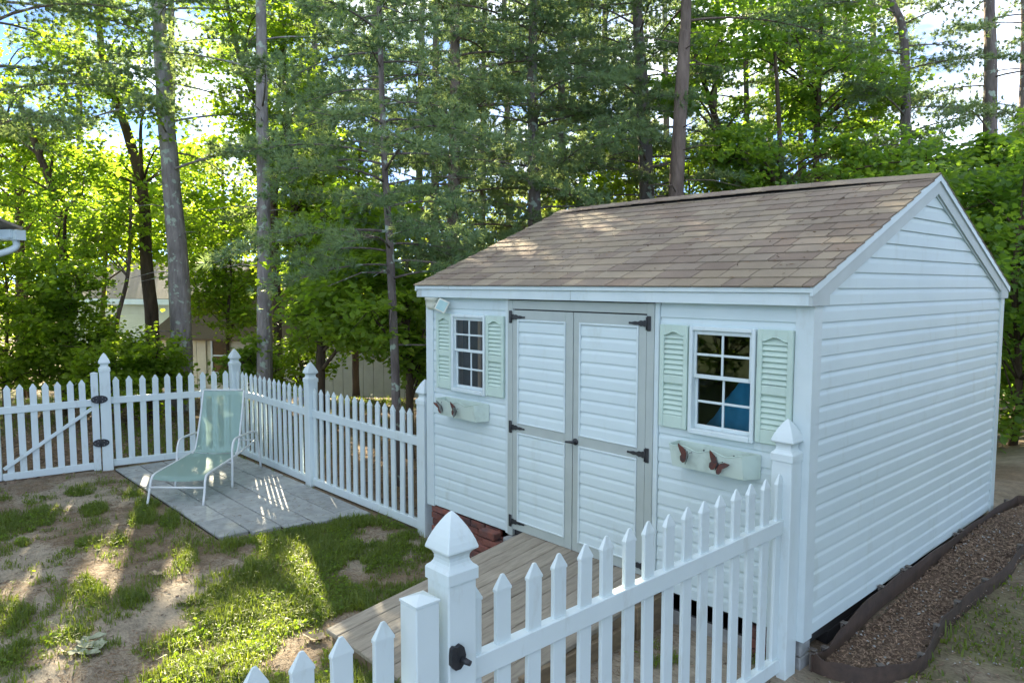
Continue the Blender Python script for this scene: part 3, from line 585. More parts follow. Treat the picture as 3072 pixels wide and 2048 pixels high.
# ------------------------------------------------------------------ tarp inside
rt = np.random.default_rng(11); nu, nv = 22, 16; us, vs = np.meshgrid(np.linspace(0, 1, nu), np.linspace(0, 1, nv), indexing='ij')
TX = 2.60+.70*us; TY = .20+.55*vs; TZ = .90+.56*sst(us*1.0+.1)*(1-.6*(vs-.35)**2)+.05*np.sin(us*9+vs*5)+.012*rt.standard_normal((nu, nv)); TZ[:, 0] = .55; TZ[0, :] = np.minimum(TZ[0, :], .7)
ii = (np.arange(nu-1)[:, None]*nv+np.arange(nv-1)[None]).ravel(); tm_ = npmesh('tarp', np.stack([TX, TY, TZ], -1).reshape(-1, 3), F4=np.stack([ii, ii+nv, ii+nv+1, ii+1], 1), mats=TARP)
o = link('tarp_bundle', tm_); tag(o, 'crumpled bright blue tarp seen through the shed window', 'tarp')
q = MB(); q.box(2.62, 3.26, .24, .8, 0, .55, .01); o = q.build('storage_crate', PLYIN); tag(o, 'dark wooden crate inside shed carrying the blue tarp', 'crate')
# ------------------------------------------------------------------ foundation
fd = empty('brick_footing', (.6, .05, -.36), 'old red brick footing under the siding between fence post and ramp', 'brick wall')
bm = MB(); bm.box(-.096, .096, -.046, .046, -.0295, .0295, .005); bmesh_ = bm.mesh('brick', BRICK)
bh = MB(); bh.box(-.046, .046, -.046, .046, -.0295, .0295, .005); bhm = bh.mesh('brick_half', BRICK)
for k in range(6):
    z = -.045-.068*k; x = .115-(.10 if k % 2 else 0)
    if k % 2: link('brick', bhm, fd, loc=(.062, .045, z), rot=(0, 0, random.uniform(-.03, .03))); x = .213
    while x < 1.1:
        link('brick', bmesh_, fd, loc=(x, .045+random.uniform(-.012, .008), z+random.uniform(-.003, .003)), rot=(random.uniform(-.02, .02), random.uniform(-.015, .015), random.uniform(-.03, .03))); x += .203
q = MB(); q.box(.03, 1.13, .03, .09, -.45, -.0145); q.build('mortar_bed', MORTAR, fd)
for x, y, z, r_ in ((1.0, -.10, -.035, .05), (1.04, -.095, -.105, -.02), (.93, -.11, -.17, .03), (1.12, -.10, -.175, .0), (.90, -.12, -.24, -.04), (1.10, -.11, -.245, .02), (.86, -.10, -.31, .02), (1.06, -.12, -.31, -.02)): link('brick', bmesh_, fd, loc=(x, y, z), rot=(0, 0, r_))
q = MB(); q.box(1.165, 1.34, -.10, .05, -.2, -.018, .008); o = q.build('concrete_block', CONC); tag(o, 'grey concrete block between brick footing and wooden ramp', 'block')
fr_ = empty('block_footing', (3.2, .05, -.3), 'grey concrete block footing under the siding behind the near pickets', 'block wall')
for k in range(2):
    for j in range(3):
        q = MB(); q.box(2.70+j*.345, 2.70+j*.345+.338, .03, .16, -.135-.12*k, -.022-.12*k, .006); q.build('block', CONC, fr_)
for k in range(3): link('brick', bmesh_, fr_, loc=(3.47, .02, -.20+.068*k), rot=(0, 0, random.uniform(-.1, .1)))
for (a, b_, c_, d_) in ((W-.2, W-.06, .5, 3.7), (.06, .2, .4, 3.7)):
    q = MB(); q.box(a, b_, c_, d_, -.5, -.141); o = q.build('support_skid', PLYIN, shed)
# ------------------------------------------------------------------ ramp
ramp = empty('ramp', (2.04, -.9, -.33), 'weathered wooden plank ramp leading up to the shed doors', 'ramp')
ra = math.atan2(.245, 1.83); npl = 10; pw = .1435
kmesh = MB(); kmesh.box(-.069, .069, -.925, .925, -.018, .018, .005); kmesh = kmesh.mesh('plank', DECKW)
for i in range(npl): link('plank', kmesh, ramp, loc=(1.325+pw*(i+.5), -.925+random.uniform(-.006, .006), -.092+random.uniform(-.0015, .0015)), rot=(ra, 0, random.uniform(-.002, .002)))
for x in (1.345, 2.04, 2.725):
    q = MB(); q.prism([(-.04, .0), (-1.80, -.236), (-1.80, -.36), (-.04, -.36)], 'x', x-.019, x+.019); q.build('stringer', FRAMEW, ramp)
q = MB(); q.box(1.365, 2.02, -1.815, -1.80, -.36, -.24, .003); q.box(2.06, 2.705, -1.815, -1.80, -.36, -.24, .003); q.build('front_board', FRAMEW, ramp)
q = MB(); q.box(2.746, 2.79, -.35, -.02, -.28, -.02, .004); q.box(2.746, 2.785, -1.4, -.36, -.34, -.12, .004); q.build('side_board', FRAMEW, ramp)

# ================================================================== FENCES
PKL = 1.20
pk = MB(); hw, ht_ = .0375, .0105; c = .003
pk.box(-hw, hw, -ht_, ht_, 0, PKL-.062, c)
V = [(a*(hw+.0012), b_*(ht_+.0012), PKL-.066) for a, b_ in ((-1, -1), (1, -1), (1, 1), (-1, 1))]+[(a*(hw+.0012), b_*(ht_+.0012), PKL-.056) for a, b_ in ((-1, -1), (1, -1), (1, 1), (-1, 1))]+[(a*.007, b_*.004, PKL-.003) for a, b_ in ((-1, -1), (1, -1), (1, 1), (-1, 1))]+[(0, 0, PKL)]
pk.add(V, [(3, 2, 1, 0)]+[(i+4*j, (i+1) % 4+4*j, (i+1) % 4+4*j+4, i+4*j+4) for j in (0, 1) for i in range(4)]+[(8+i, 8+(i+1) % 4, 12) for i in range(4)])
pkmesh = pk.mesh('picket', VINYL)
CAP = [(.070, 0), (.070, .040), (.066, .046), (.056, .054), (.049, .064), (.046, .076), (.047, .088), (.053, .099), (.064, .108), (.070, .112), (.070, .118), (.063, .140), (.0535, .163), (.042, .186), (.029, .208), (.0165, .227), (.007, .2385), (.0015, .243)]
cq = MB(); cq.sqlathe(CAP, .05); capmesh = cq.mesh('post_cap', VINYL)
def post(parent, x, y, zb, zc, rz=0, wd=.127):
    q = MB(); q.box(-wd/2, wd/2, -wd/2, wd/2, -.25, zc-.238-zb, .005); p = q.build('post', VINYL, parent, loc=(x, y, zb), rot=(0, 0, rz))
    link('post_cap', capmesh, p, loc=(x, y, zc-.241), rot=(0, 0, rz)); return p
def rail(parent, A, B_, h=.089, th=.05, name='rail', mat=VINYL):
    A = Vector(A); B_ = Vector(B_); d = B_-A; L = d.length; rz = math.atan2(d.y, d.x); ry = -math.asin(d.z/L)
    q = MB(); q.box(0, L, -th/2, th/2, -h, 0, .004, M=Matrix.Translation(A) @ Matrix.Rotation(rz, 4, 'Z') @ Matrix.Rotation(ry, 4, 'Y')); return q.build(name, mat, parent)
def panel(parent, A, B_, n, ztA, ztB, first=None, inset=.0):
    """pickets and rails between plan points; zt = picket tip height at the ends"""
    A = np.array(A, float); B_ = np.array(B_, float); d = B_-A; L = np.hypot(*d); u = d/L; rz = math.atan2(u[1], u[0])
    sp = L/(n+1) if first is None else (L-2*first)/(n-1)
    for i in range(n):
        s_ = sp*(i+1) if first is None else first+sp*i; p = A+u*s_; zt = ztA+(ztB-ztA)*s_/L
        link('picket', pkmesh, parent, loc=(p[0], p[1], zt-PKL+random.uniform(-.002, .002)), rot=(random.uniform(-.004, .004), random.uniform(-.007, .007), rz))
    for off in (-.27, -1.115): a = A+u*inset; b_ = B_-u*inset; rail(parent, (a[0], a[1], ztA+off), (b_[0], b_[1], ztB+off))
PS, PMd, PC, PG = (-.135, .045), (-2.52, .05), (-4.87, .06), (-5.07, -1.60)
f1 = empty('picket_fence', (-2.5, .05, -.37), 'long white picket fence running from the shed corner past the patio', 'fence')
for (p, zb, zc) in ((PS, -.37, 1.19), (PMd, -.39, 1.17), (PC, -.39, 1.175)): post(f1, *p, zb, zc)
panel(f1, PS, PMd, 15, .875, .862, first=.10+.0, inset=.06); panel(f1, PMd, PC, 15, .862, .868, first=.12, inset=.06)
f2 = empty('picket_fence', (-4.97, -.8, -.37), 'short white picket panel between the corner post and the hinge post', 'fence')
panel(f2, PC, PG, 10, .868, .885, first=.135, inset=.06)
GD = np.array([-5.33, -2.78])-np.array(PG); GD /= np.hypot(*GD); grz = math.atan2(GD[1], GD[0])
pgp = post(f2, *PG, -.37, 1.205, rz=grz)
g1 = empty('picket_gate', (-5.2, -2.2, -.37), 'white picket gate with diagonal brace and black hinges', 'gate')
def stile(parent, p, zb, zt, rz, wd=.085):
    q = MB(); q.box(-wd/2, wd/2, -wd/2, wd/2, 0, zt-zb, .004); h = wd/2+.002
    q.add([(-h, -h, zt-zb), (h, -h, zt-zb), (h, h, zt-zb), (-h, h, zt-zb), (-h, -h, zt-zb+.008), (h, -h, zt-zb+.008), (h, h, zt-zb+.008), (-h, h, zt-zb+.008), (0, 0, zt-zb+.026)], [(3, 2, 1, 0)]+[(i, (i+1) % 4, (i+1) % 4+4, i+4) for i in range(4)]+[(4+i, 4+(i+1) % 4, 8) for i in range(4)])
    return q.build('stile', VINYL, parent, loc=(p[0], p[1], zb), rot=(0, 0, rz))
SA1 = np.array(PG)+GD*.122; SB1 = np.array(PG)+GD*1.21
stile(g1, SA1, -.35, .935, grz); stile(g1, SB1, -.35, .92, grz)
panel(g1, SA1, SB1, 7, .868, .845, first=.135, inset=.043)
bp0 = SB1-GD*.05; bp1 = SA1+GD*.05; nrm = np.array([-GD[1], GD[0]]); nrm = nrm if nrm[0] > 0 else -nrm
rail(g1, (bp0[0]+nrm[0]*.034, bp0[1]+nrm[1]*.034, -.19), (bp1[0]+nrm[0]*.034, bp1[1]+nrm[1]*.034, .50), h=.045, th=.016, name='diagonal_brace')
for zc in (.60, .02):
    q = MB(); mid = np.array(PG)+GD*.072; Mx = Matrix.Translation((mid[0]+nrm[0]*.066, mid[1]+nrm[1]*.066, zc)) @ Matrix.Rotation(grz, 4, 'Z')
    for sd in (-1, 1):
        pts = [(0, .045), (.025, .052), (.05, .046), (.075, .036), (.092, .02), (.098, 0), (.092, -.02), (.075, -.036), (.05, -.046), (.025, -.052), (0, -.045)]
        P = [(sd*u, v) for u, v in pts]; n_ = len(P); sgn = 1 if (Mx.to_3x3() @ Vector((0, 1, 0))).dot(Vector((*nrm, 0))) > 0 else -1
        A = [Mx @ Vector((u, sgn*.006, v)) for u, v in P]; B2 = [Mx @ Vector((u, -sgn*.004, v)) for u, v in P]
        q.add(A+B2, [tuple(range(n_)), tuple(range(n_, 2*n_))]+[(i, (i+1) % n_, n_+(i+1) % n_, n_+i) for i in range(n_)])
    q.tube([Mx @ Vector((0, sgn*.009, -.055)), Mx @ Vector((0, sgn*.009, .055))], .010, 8); hg = q.build('hinge', BLACK, g1)
    q = MB()
    for u in (-.07, -.035, .035, .07):
        for v in ((0,) if abs(u) > .05 else (-.025, .025)): q.tube([Mx @ Vector((u, sgn*.006, v)), Mx @ Vector((u, sgn*.0085, v))], .0055, 6)
    q.build('screw', STEEL, hg)
# near fence
PR, PN = (3.66, -.082), (3.66, -2.585)
f3 = empty('picket_fence', (3.66, -1.3, -.24), 'white picket fence panel between the wooden ramp and the shed corner post', 'fence')
post(f3, *PR, -.225, 1.335); pn = post(f3, *PN, -.25, 1.312)
panel(f3, PR, PN, 16, 1.022, 1.018, first=.095, inset=.02)
q = MB()                                                   # latch on the outer face of the post
lx, ly, lz = 3.7235, -2.622, .812
pts = [(-.030, .050), (-.018, .058), (.0, .050), (.020, .057), (.036, .040), (.046, .0), (.038, -.040), (.016, -.060), (-.012, -.058), (-.034, -.030), (-.034, .020)]
q.prism([(ly+u*.8, lz+v*.75) for u, v in pts], 'x', lx, lx+.018); q.tube([(lx+.018, ly+.018, lz-.012), (lx+.05, ly+.030, lz-.018)], [.013, .010], 10)
q.build('gate_latch', BLACK, f3)
g2 = empty('picket_gate', (3.66, -3.2, -.25), 'white picket gate with latch post at the foot of the ramp', 'gate')
stile(g2, (3.672, -2.735), -.22, 1.03, 0, .098); stile(g2, (3.66, -3.9), -.22, 1.03, 0)
panel(g2, (3.66, -2.735), (3.66, -3.9), 7, 1.0, 1.0, first=.148, inset=.05)
# ================================================================== SUN LOUNGER
LO = np.array([-2.71, -1.5]); LL = np.array([-.722, .692]); LW = np.array([.692, .722]); LZ = -.33
lg = empty('sun_lounger', (LO[0]+LL[0]*.8, LO[1]+LL[1]*.8, LZ), 'white framed chaise lounge with mint green mesh sling on the patio', 'lounger')
def LP(s_, w_, h): p = LO+LL*s_+LW*w_; return (p[0], p[1], LZ+h)
def sub(pts, n=26): return smooth_path(pts, n)
for sd in (-1, 1):
    q = MB(); q.tube(sub([LP(-.03, sd*.315, -.03 if sd < 0 else 0), LP(.03, sd*.31, .16), LP(.07, sd*.305, .27), LP(.16, sd*.30, .315), LP(.55, sd*.30, .325), LP(1.05, sd*.30, .345), LP(1.56, sd*.32, .40)]), .0135, 10); q.build('side_rail', CHAIRW, lg)
    q = MB(); q.tube(sub([LP(.70, sd*.345, 0), LP(.735, sd*.34, .28), LP(.755, sd*.335, .44), LP(.80, sd*.335, .535), LP(.90, sd*.335, .565), LP(1.20, sd*.335, .555), LP(1.44, sd*.335, .535), LP(1.535, sd*.335, .50), LP(1.575, sd*.34, .40), LP(1.66, sd*.345, 0)], 40), .0145, 10); q.build('arm', CHAIRW, lg)
    q = MB(); q.tube(sub([LP(1.0, sd*.272, .335), LP(1.10, sd*.27, .40), LP(1.24, sd*.265, .74), LP(1.36, sd*.262, 1.09)]), .012, 8); q.build('back_rail', CHAIRW, lg)
q = MB(); q.tube([LP(.035, -.31, .185), LP(.035, .31, .185)], .013, 8); q.tube([LP(1.56, -.32, .40), LP(1.56, .32, .40)], .011, 8); q.tube([LP(.735, -.335, .30), LP(.735, .335, .30)], .010, 8); q.build('cross_bar', CHAIRW, lg)
q = MB(); q.tube([LP(1.36, -.262, 1.09), LP(1.36, .262, 1.09)], .012, 8); q.build('top_bar', CHAIRW, lg)
def sling(name, pts, hw, sag):
    P = smooth_path(pts, 24); V = []; nw = 9
    for s_, h in P:
        for j in range(nw): w_ = -1+2*j/(nw-1); V.append(LP(s_, w_*hw, h-sag*(1-w_*w_)))
    F = [(i*nw+j, i*nw+j+1, (i+1)*nw+j+1, (i+1)*nw+j) for i in range(23) for j in range(nw-1)]
    q = MB(); q.add(V, F, True); return q.build(name, SLING, lg)
sling('seat_sling', [(.075, .265), (.10, .295), (.17, .318), (.55, .330), (1.06, .348)], .292, .022)
sling('back_sling', [(1.02, .36), (1.10, .41), (1.24, .745), (1.35, 1.075), (1.372, 1.10)], .262, .014)
# ================================================================== GARDEN EDGING AND MULCH
def edging(name, label, pts, h0=.10, stakes=(), lean=0, n=60):
    P = smooth_path(pts, n); root = empty(name, tuple(P[0]), label, 'edging')
    T = np.gradient(P, axis=0); N = np.stack([-T[:, 1], T[:, 0], 0*T[:, 0]], 1); N /= np.linalg.norm(N, axis=1)[:, None]; V = []
    for i, p in enumerate(P):
        wob = .008*math.sin(i*.9)
        for sd, dz in ((-1, -.06), (-1, h0), (1, h0), (1, -.06)): V.append(p+N[i]*(sd*.003+lean*dz)+np.array([0, 0, dz+wob*(dz > 0)]))
    F = [(i*4+j, i*4+(j+1) % 4, i*4+4+(j+1) % 4, i*4+4+j) for i in range(n-1) for j in range(4)]+[(3, 2, 1, 0), (4*n-4, 4*n-3, 4*n-2, 4*n-1)]
    q = MB(); q.add(V, F); q.build('edging_strip', EDGING, root)
    for k in stakes:
        i = int(k*(n-1)); p = P[i]+N[i]*.014; q = MB(); rz = math.atan2(T[i, 1], T[i, 0]); Mx = Matrix.Translation(p) @ Matrix.Rotation(rz, 4, 'Z')
        q.box(-.014, .014, -.007, .007, -.05, h0+.012, .003, M=Mx); q.box(-.022, .022, -.03, .007, h0+.012, h0+.018, .002, M=Mx); q.build('stake', STAKE, root)
def g3(x, y, dz=0): return np.array([x, y, float(gh(x, y))+dz])
edging('garden_edging', 'dark brown plastic edging strip hugging the bottom of the shed siding', [g3(3.78, .07, .02), g3(3.80, .25, .02), g3(3.79, .55, .085), g3(3.79, 1.0, .125), g3(3.785, 1.5, .105), g3(3.79, 2.1, .065), g3(3.79, 2.9, .02), g3(3.80, 3.6, .005), g3(3.83, 4.2, .02), g3(3.93, 4.45, .02), g3(4.5, 4.55, .02)], .085, (.03, .10, .20, .33, .42, .44, .58, .60, .78, .90))
edging('garden_edging', 'wavy brown plastic edging strip curving round the outside of the mulch bed', [g3(3.765, .09, .02), g3(3.86, .08, .0), g3(4.0, .13, .0), g3(4.14, .28, .0), g3(4.235, .58, .0), g3(4.19, .95, .02), g3(4.175, 1.25, .02), g3(4.20, 1.75, .02), g3(4.26, 2.3, .02), g3(4.25, 2.85, .03), g3(4.42, 3.4, .02), g3(4.6, 4.0, .02)], .105, (.02, .26, .36, .47, .58, .67, .80))
MUL = [(3.79, .10), (4.0, .14), (4.14, .3), (4.23, .6), (4.18, 1.0), (4.20, 1.75), (4.26, 2.3), (4.26, 2.85), (4.44, 3.4), (4.6, 4.0), (4.5, 4.5), (3.9, 4.4), (3.80, 3.6)]
mp_ = [(x, y) for x, y in MUL]; mX = np.linspace(3.72, 4.65, 32); mY = np.linspace(.05, 4.6, 110); mx_, my_ = np.meshgrid(mX, mY, indexing='ij'); ins = inpoly(mx_, my_, mp_)
mz = gh(mx_, my_)+.030+.018*(fbm(mx_, my_, .25)-.4); mV = np.stack([mx_, my_, mz], -1).reshape(-1, 3); ii = (np.arange(31)[:, None]*110+np.arange(109)[None]).ravel(); mF = np.stack([ii, ii+110, ii+111, ii+1], 1); iv = ins.ravel(); mF = mF[iv[mF].all(1)]
MULCH = M('mulch_soil', (.17, .11, .072), (.085, .056, .038), scale=60, rough=.95, bump=1, bscale=120)
tag(link('mulch_bed', npmesh('mulch_bed', mV, F4=mF, mats=MULCH, smooth=True)), kind='structure')
def scatter_bits(name, P, ln, wd, th, mat, seed, tilt=.35):
    rg = np.random.default_rng(seed); N = len(P); a = rg.uniform(0, 2*math.pi, N); e = rg.normal(0, tilt, N)
    d = np.stack([np.cos(a)*np.cos(e), np.sin(a)*np.cos(e), np.sin(e)], 1); s_ = np.stack([-np.sin(a), np.cos(a), rg.normal(0, .3, N)], 1); n_ = np.cross(d, s_)
    L = (ln*rg.uniform(.4, 1.3, N))[:, None]; Wd = (wd*rg.uniform(.5, 1.3, N))[:, None]; Th = (th*rg.uniform(.6, 1.2, N))[:, None]
    V = np.stack([P-d*L*.5-s_*Wd*.3, P+d*L*.5-s_*Wd*.5, P+d*L*.5+s_*Wd*.3, P-d*L*.5+s_*Wd*.5, P+n_*Th], 1).reshape(-1, 3); b = (np.arange(N)*5)[:, None]
    F3 = np.concatenate([b+np.array([[0, 1, 4]]), b+np.array([[1, 2, 4]]), b+np.array([[2, 3, 4]]), b+np.array([[3, 0, 4]])])
    return tag(link(name, npmesh(name, V, F3=F3, mats=mat)), kind='stuff')
def pts_in(x0, x1, y0, y1, n, rg, fn, dz):
    x = rg.uniform(x0, x1, n); y = rg.uniform(y0, y1, n); k = fn(x, y); x, y = x[k], y[k]; return np.stack([x, y, patch_z(x, y)+dz], 1)
r1 = np.random.default_rng(21)
P = pts_in(3.75, 4.6, .08, 4.5, 16000, r1, lambda x, y: inpoly(x, y, mp_), .04); scatter_bits('wood_chips', P, .03, .008, .005, CHIPM, 1)
P = pts_in(3.75, 4.6, .08, 4.5, 330, r1, lambda x, y: inpoly(x, y, mp_), .045); scatter_bits('pale_stones', P, .016, .014, .010, STONEM, 2)
yard = lambda x, y: ~(((x > PAT[0]) & (x < PAT[1]) & (y > PAT[2]) & (y < PAT[3])) | ((x > 1.2) & (x < 2.8) & (y > -1.85)) | ((x > 0) & (x < 4.2) & (y > 0)))
P = pts_in(-5, 5.4, -4.2, 0, 52000, r1, lambda x, y: yard(x, y) & (fbm(x+20, y+3, .9) > .36), .004); scatter_bits('fallen_needles', P, .055, .0032, .002, NEEDLEM, 3, .1)
P = pts_in(-5, 5.4, -4.2, 0, 5200, r1, yard, .004); scatter_bits('twig_bits', P, .03, .009, .006, CHIPM, 8, .2)
P = pts_in(3.8, 7, -2, 14, 26000, r1, lambda x, y: ~inpoly(x, y, mp_) & ~((x < 3.85) & (y < 4)), .006); scatter_bits('side_litter', P, .045, .006, .003, CHIPM, 4, .15)
P = pts_in(3.8, 5.5, -1, 8, 1800, r1, lambda x, y: ~inpoly(x, y, mp_) & ~((x < 3.85) & (y < 4)), .008); scatter_bits('gravel_bits', P, .014, .011, .008, STONEM, 5, .15)
P = pts_in(-16, 0, .1, 6, 16000, r1, lambda x, y: yard(x, y), .01); P2 = pts_in(-14, -5.1, -5, .5, 16000, r1, lambda x, y: x < -5.1, .01); scatter_bits('leaf_litter', np.vstack([P, P2]), .06, .03, .012, CHIPM, 6, .2)
P = pts_in(PAT[0], PAT[1]-.2, PAT[2], PAT[3], 420, r1, lambda x, y: fbm(x, y, .5) > .35, 0); P[:, 2] = -.3265; scatter_bits('patio_litter', P, .035, .004, .003, NEEDLEM, 9, .03)
u_ = r1.uniform(-.05, W, 260); v_ = r1.uniform(.1, SL-.1, 260); P = np.stack([u_, EY+v_*math.cos(SA)-.022*math.sin(SA), EZ+v_*math.sin(SA)+.022*math.cos(SA)], 1); scatter_bits('roof_litter', P, .05, .006, .005, NEEDLEM, 10, .25)
# dead leaves that can be picked out one by one
LEAFG = M('wilted_leaf', (.33, .36, .25), (.20, .22, .14), scale=25, rough=.8)
def deadleaf(px, py, size, rz, label, z=-.33, mat=LEAFD):
    p = onz(px, py, z); rg = random.Random(int(px*7+py)); N_ = 18; prof = []
    for i in range(N_):
        a = 2*math.pi*i/N_; lob = 1+.35*math.cos(a*5+.6); prof.append((size*.5*math.cos(a)*(.9+.25*lob*.5), size*.33*math.sin(a)*lob*.8))
    V = [(u, v, .006+size*.13*abs(v)/(size*.3)+size*.10*(u/size*2)**2+rg.uniform(0, .010)) for u, v in prof]+[(0, 0, .006)]; V += [(a, b_, z_-.0012) for a, b_, z_ in V]
    F = [(i, (i+1) % N_, N_) for i in range(N_)]+[((i+1) % N_+N_+1, i+N_+1, 2*N_+1) for i in range(N_)]+[(i, i+N_+1, (i+1) % N_+N_+1, (i+1) % N_) for i in range(N_)]
    q = MB(); q.add(V, F); o = q.build('dead_leaf', mat, loc=(p[0], p[1], float(patch_z(p[0], p[1]))+.004), rot=(0, 0, rz)); tag(o, label, 'leaf', 'dead oak leaves on the lawn')
DL = 'small curled dead leaf lying on the thin lawn'
for a in ((358, 1313, .13, .4), (416, 1376, .12, .2), (475, 1395, .10, 1.2), (150, 1488, .10, .3), (455, 1434, .09, 1.9)): deadleaf(*a, DL)
deadleaf(722, 1467, .17, .5, 'large tan oak leaf lying by the corner of the ramp')
for i, a in enumerate(((196, 1478, .17, .2), (215, 1462, .15, 1.4), (182, 1490, .16, 2.2), (205, 1498, .14, .9), (228, 1480, .15, 2.8))): deadleaf(*a, 'grey green wilted leaf in the small heap on bare soil', mat=LEAFG)
# ================================================================== GRASS
rg = np.random.default_rng(31)
x = rg.uniform(-5.1, 5.4, 520000); y = rg.uniform(-4.3, .02, 520000); dist = np.hypot(x-CAM[0], y-CAM[1])
k = rg.random(len(x)) < gd(x, y)*np.where(x > 3.9, .5, 1); k &= ~((x > 3.58) & (x < 3.75)); x, y = x[k], y[k]
x2 = rg.uniform(3.7, 9, 150000); y2 = rg.uniform(-1, 14, 150000); k = rg.random(150000) < np.clip((fbm(x2+5, y2+2, 1.1)-.46)*3, 0, .7); k &= ~inpoly(x2, y2, mp_) & (x2 > 4.15+.12*np.maximum(0, y2-2)); x, y = np.concatenate([x, x2[k]]), np.concatenate([y, y2[k]])
x3 = rg.uniform(-13, -5.15, 70000); y3 = rg.uniform(-6, 5, 70000); k = rg.random(70000) < np.clip((fbm(x3+70, y3+31, 1.6)-.42)*1.6, 0, .5); x, y = np.concatenate([x, x3[k]]), np.concatenate([y, y3[k]])
N = len(x); z = patch_z(x, y); hgt = (.022+.062*fbm(x+2, y+8, .4)**1.3*rg.uniform(.4, 1.7, N))*np.where(x < -5, 1.5, 1); a = rg.uniform(0, 2*math.pi, N); hgt = hgt*np.where(rg.random(N) < .12, 1.7, 1); ln = rg.uniform(.2, 1.1, N)*hgt; wd = rg.uniform(.0018, .0046, N)*np.where((x < -5) | (y > 0), 1.8, 1)
D_ = np.stack([np.cos(a), np.sin(a), 0*a], 1); S_ = np.stack([-np.sin(a), np.cos(a), 0*a], 1); B0 = np.stack([x, y, z-.004], 1); Z = np.array([0, 0, 1.])
m1 = B0+Z*(hgt*.6)[:, None]+D_*(ln*.35)[:, None]; tp = B0+Z*(hgt*np.clip(1.15-ln/hgt*.5, .3, 1))[:, None]+D_*ln[:, None]
V = np.stack([B0-S_*wd[:, None], B0+S_*wd[:, None], m1+S_*wd[:, None]*.8, m1-S_*wd[:, None]*.8, tp], 1).reshape(-1, 3); b = (np.arange(N)*5)[:, None]
tag(link('grass', npmesh('grass', V, F4=b+np.array([[0, 1, 2, 3]]), F3=b+np.array([[3, 2, 4]]), mats=GRASSM)), kind='stuff')


# (weeds among the grass are added once the leaf builder exists)
WEEDP = (x.copy(), y.copy())
# ================================================================== NEIGHBOURING BUILDINGS
def hdir(a, b_): d = np.array(b_)[:2]-np.array(a)[:2]; return d/np.hypot(*d)
GWALL = M('cream_board', (.60, .57, .44), (.52, .49, .37), scale=3, rough=.8); GROOF = M('brown_shed_roof', (.13, .095, .06), (.09, .065, .045), scale=40, rough=.95)
HSID = M('pale_green_siding', (.62, .65, .52), (.56, .59, .47), scale=2, rough=.8); HROOF = M('tan_house_shingles', (.30, .255, .20), (.23, .195, .15), scale=60, rough=.95, bump=.4)
GA = atd(366, 800, 21.5); GB = atd(1000, 800, 20.0); gu = hdir(GA, GB); gn = np.array([-gu[1], gu[0]]); gn = gn if gn@FP > 0 else -gn; gl = np.hypot(*(GB-GA)[:2]); gzt = .62; gzb = -2.2
gar = empty('garage', (GA[0], GA[1], -1.6), 'cream board garage with brown roof and dark window beyond the picket fence', 'building')
def GP(s_, d_, z): p = GA[:2]+gu*s_+gn*d_; return (p[0], p[1], z)
def slab(parent, name, mat, s0, s1, d0, d1, z0, z1): q = MB(); V = [GP(s_, d_, z) for s_ in (s0, s1) for d_ in (d0, d1) for z in (z0, z1)]; q.add(V, [(0, 1, 3, 2), (4, 6, 7, 5), (0, 4, 5, 1), (2, 3, 7, 6), (0, 2, 6, 4), (1, 5, 7, 3)]); return q.build(name, mat, parent)
ws0, ws1, wz0, wz1 = 1.72, 2.18, -.42, .53
slab(gar, 'wall', GWALL, .02, gl-.02, .05, 4.6, gzb, gzt-.01)
bw = .30; s_ = 0.
while s_ < gl-.05:
    e = min(s_+bw, gl)
    if e < ws0 or s_ > ws1: slab(gar, 'wall_board', GWALL, s_+.006, e-.006, .0, .048, gzb, gzt)
    else:
        slab(gar, 'wall_board', GWALL, s_+.006, e-.006, .0, .048, gzb, wz0-.06); slab(gar, 'wall_board', GWALL, s_+.006, e-.006, .0, .048, wz1+.05, gzt)
    s_ = e
wg = slab(gar, 'window', VINYL, ws0-.05, ws1+.05, -.03, .02, wz0-.05, wz0); slab(gar, 'window_frame', VINYL, ws0-.05, ws0, -.031, .02, wz0, wz1+.05); slab(gar, 'window_frame', VINYL, ws1, ws1+.05, -.031, .02, wz0, wz1+.05); slab(gar, 'window_frame', VINYL, ws0, ws1, -.03, .02, wz1, wz1+.05); slab(gar, 'window_frame', VINYL, ws0, ws1, -.02, .02, (wz0+wz1)/2-.02, (wz0+wz1)/2+.02)
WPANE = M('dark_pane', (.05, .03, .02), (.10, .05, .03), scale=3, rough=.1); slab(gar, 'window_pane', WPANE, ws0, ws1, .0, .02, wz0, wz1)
q = MB(); zr_ = 1.75; V = [GP(s_, d_, z+dz) for s_ in (-.25, gl+.25) for d_, z in ((-.3, gzt-.12), (2.3, zr_), (4.9, gzt-.12)) for dz in (.0, .06)]
q.add(V, [(0, 2, 3, 1), (2, 4, 5, 3), (7, 9, 8, 6), (9, 11, 10, 8), (1, 3, 9, 7), (3, 5, 11, 9), (6, 8, 2, 0), (8, 10, 4, 2), (0, 1, 7, 6), (4, 10, 11, 5)]); q.build('roof', GROOF, gar)
q = MB(); q.add([GP(0.02, .05, gzt-.02), GP(.02, 4.6, gzt-.02), GP(.02, 2.3, zr_-.06), GP(.06, .05, gzt-.02), GP(.06, 4.6, gzt-.02), GP(.06, 2.3, zr_-.06)], [(0, 1, 2), (5, 4, 3), (0, 3, 4, 1), (1, 4, 5, 2), (2, 5, 3, 0)]); q.build('gable', GROOF, gar)
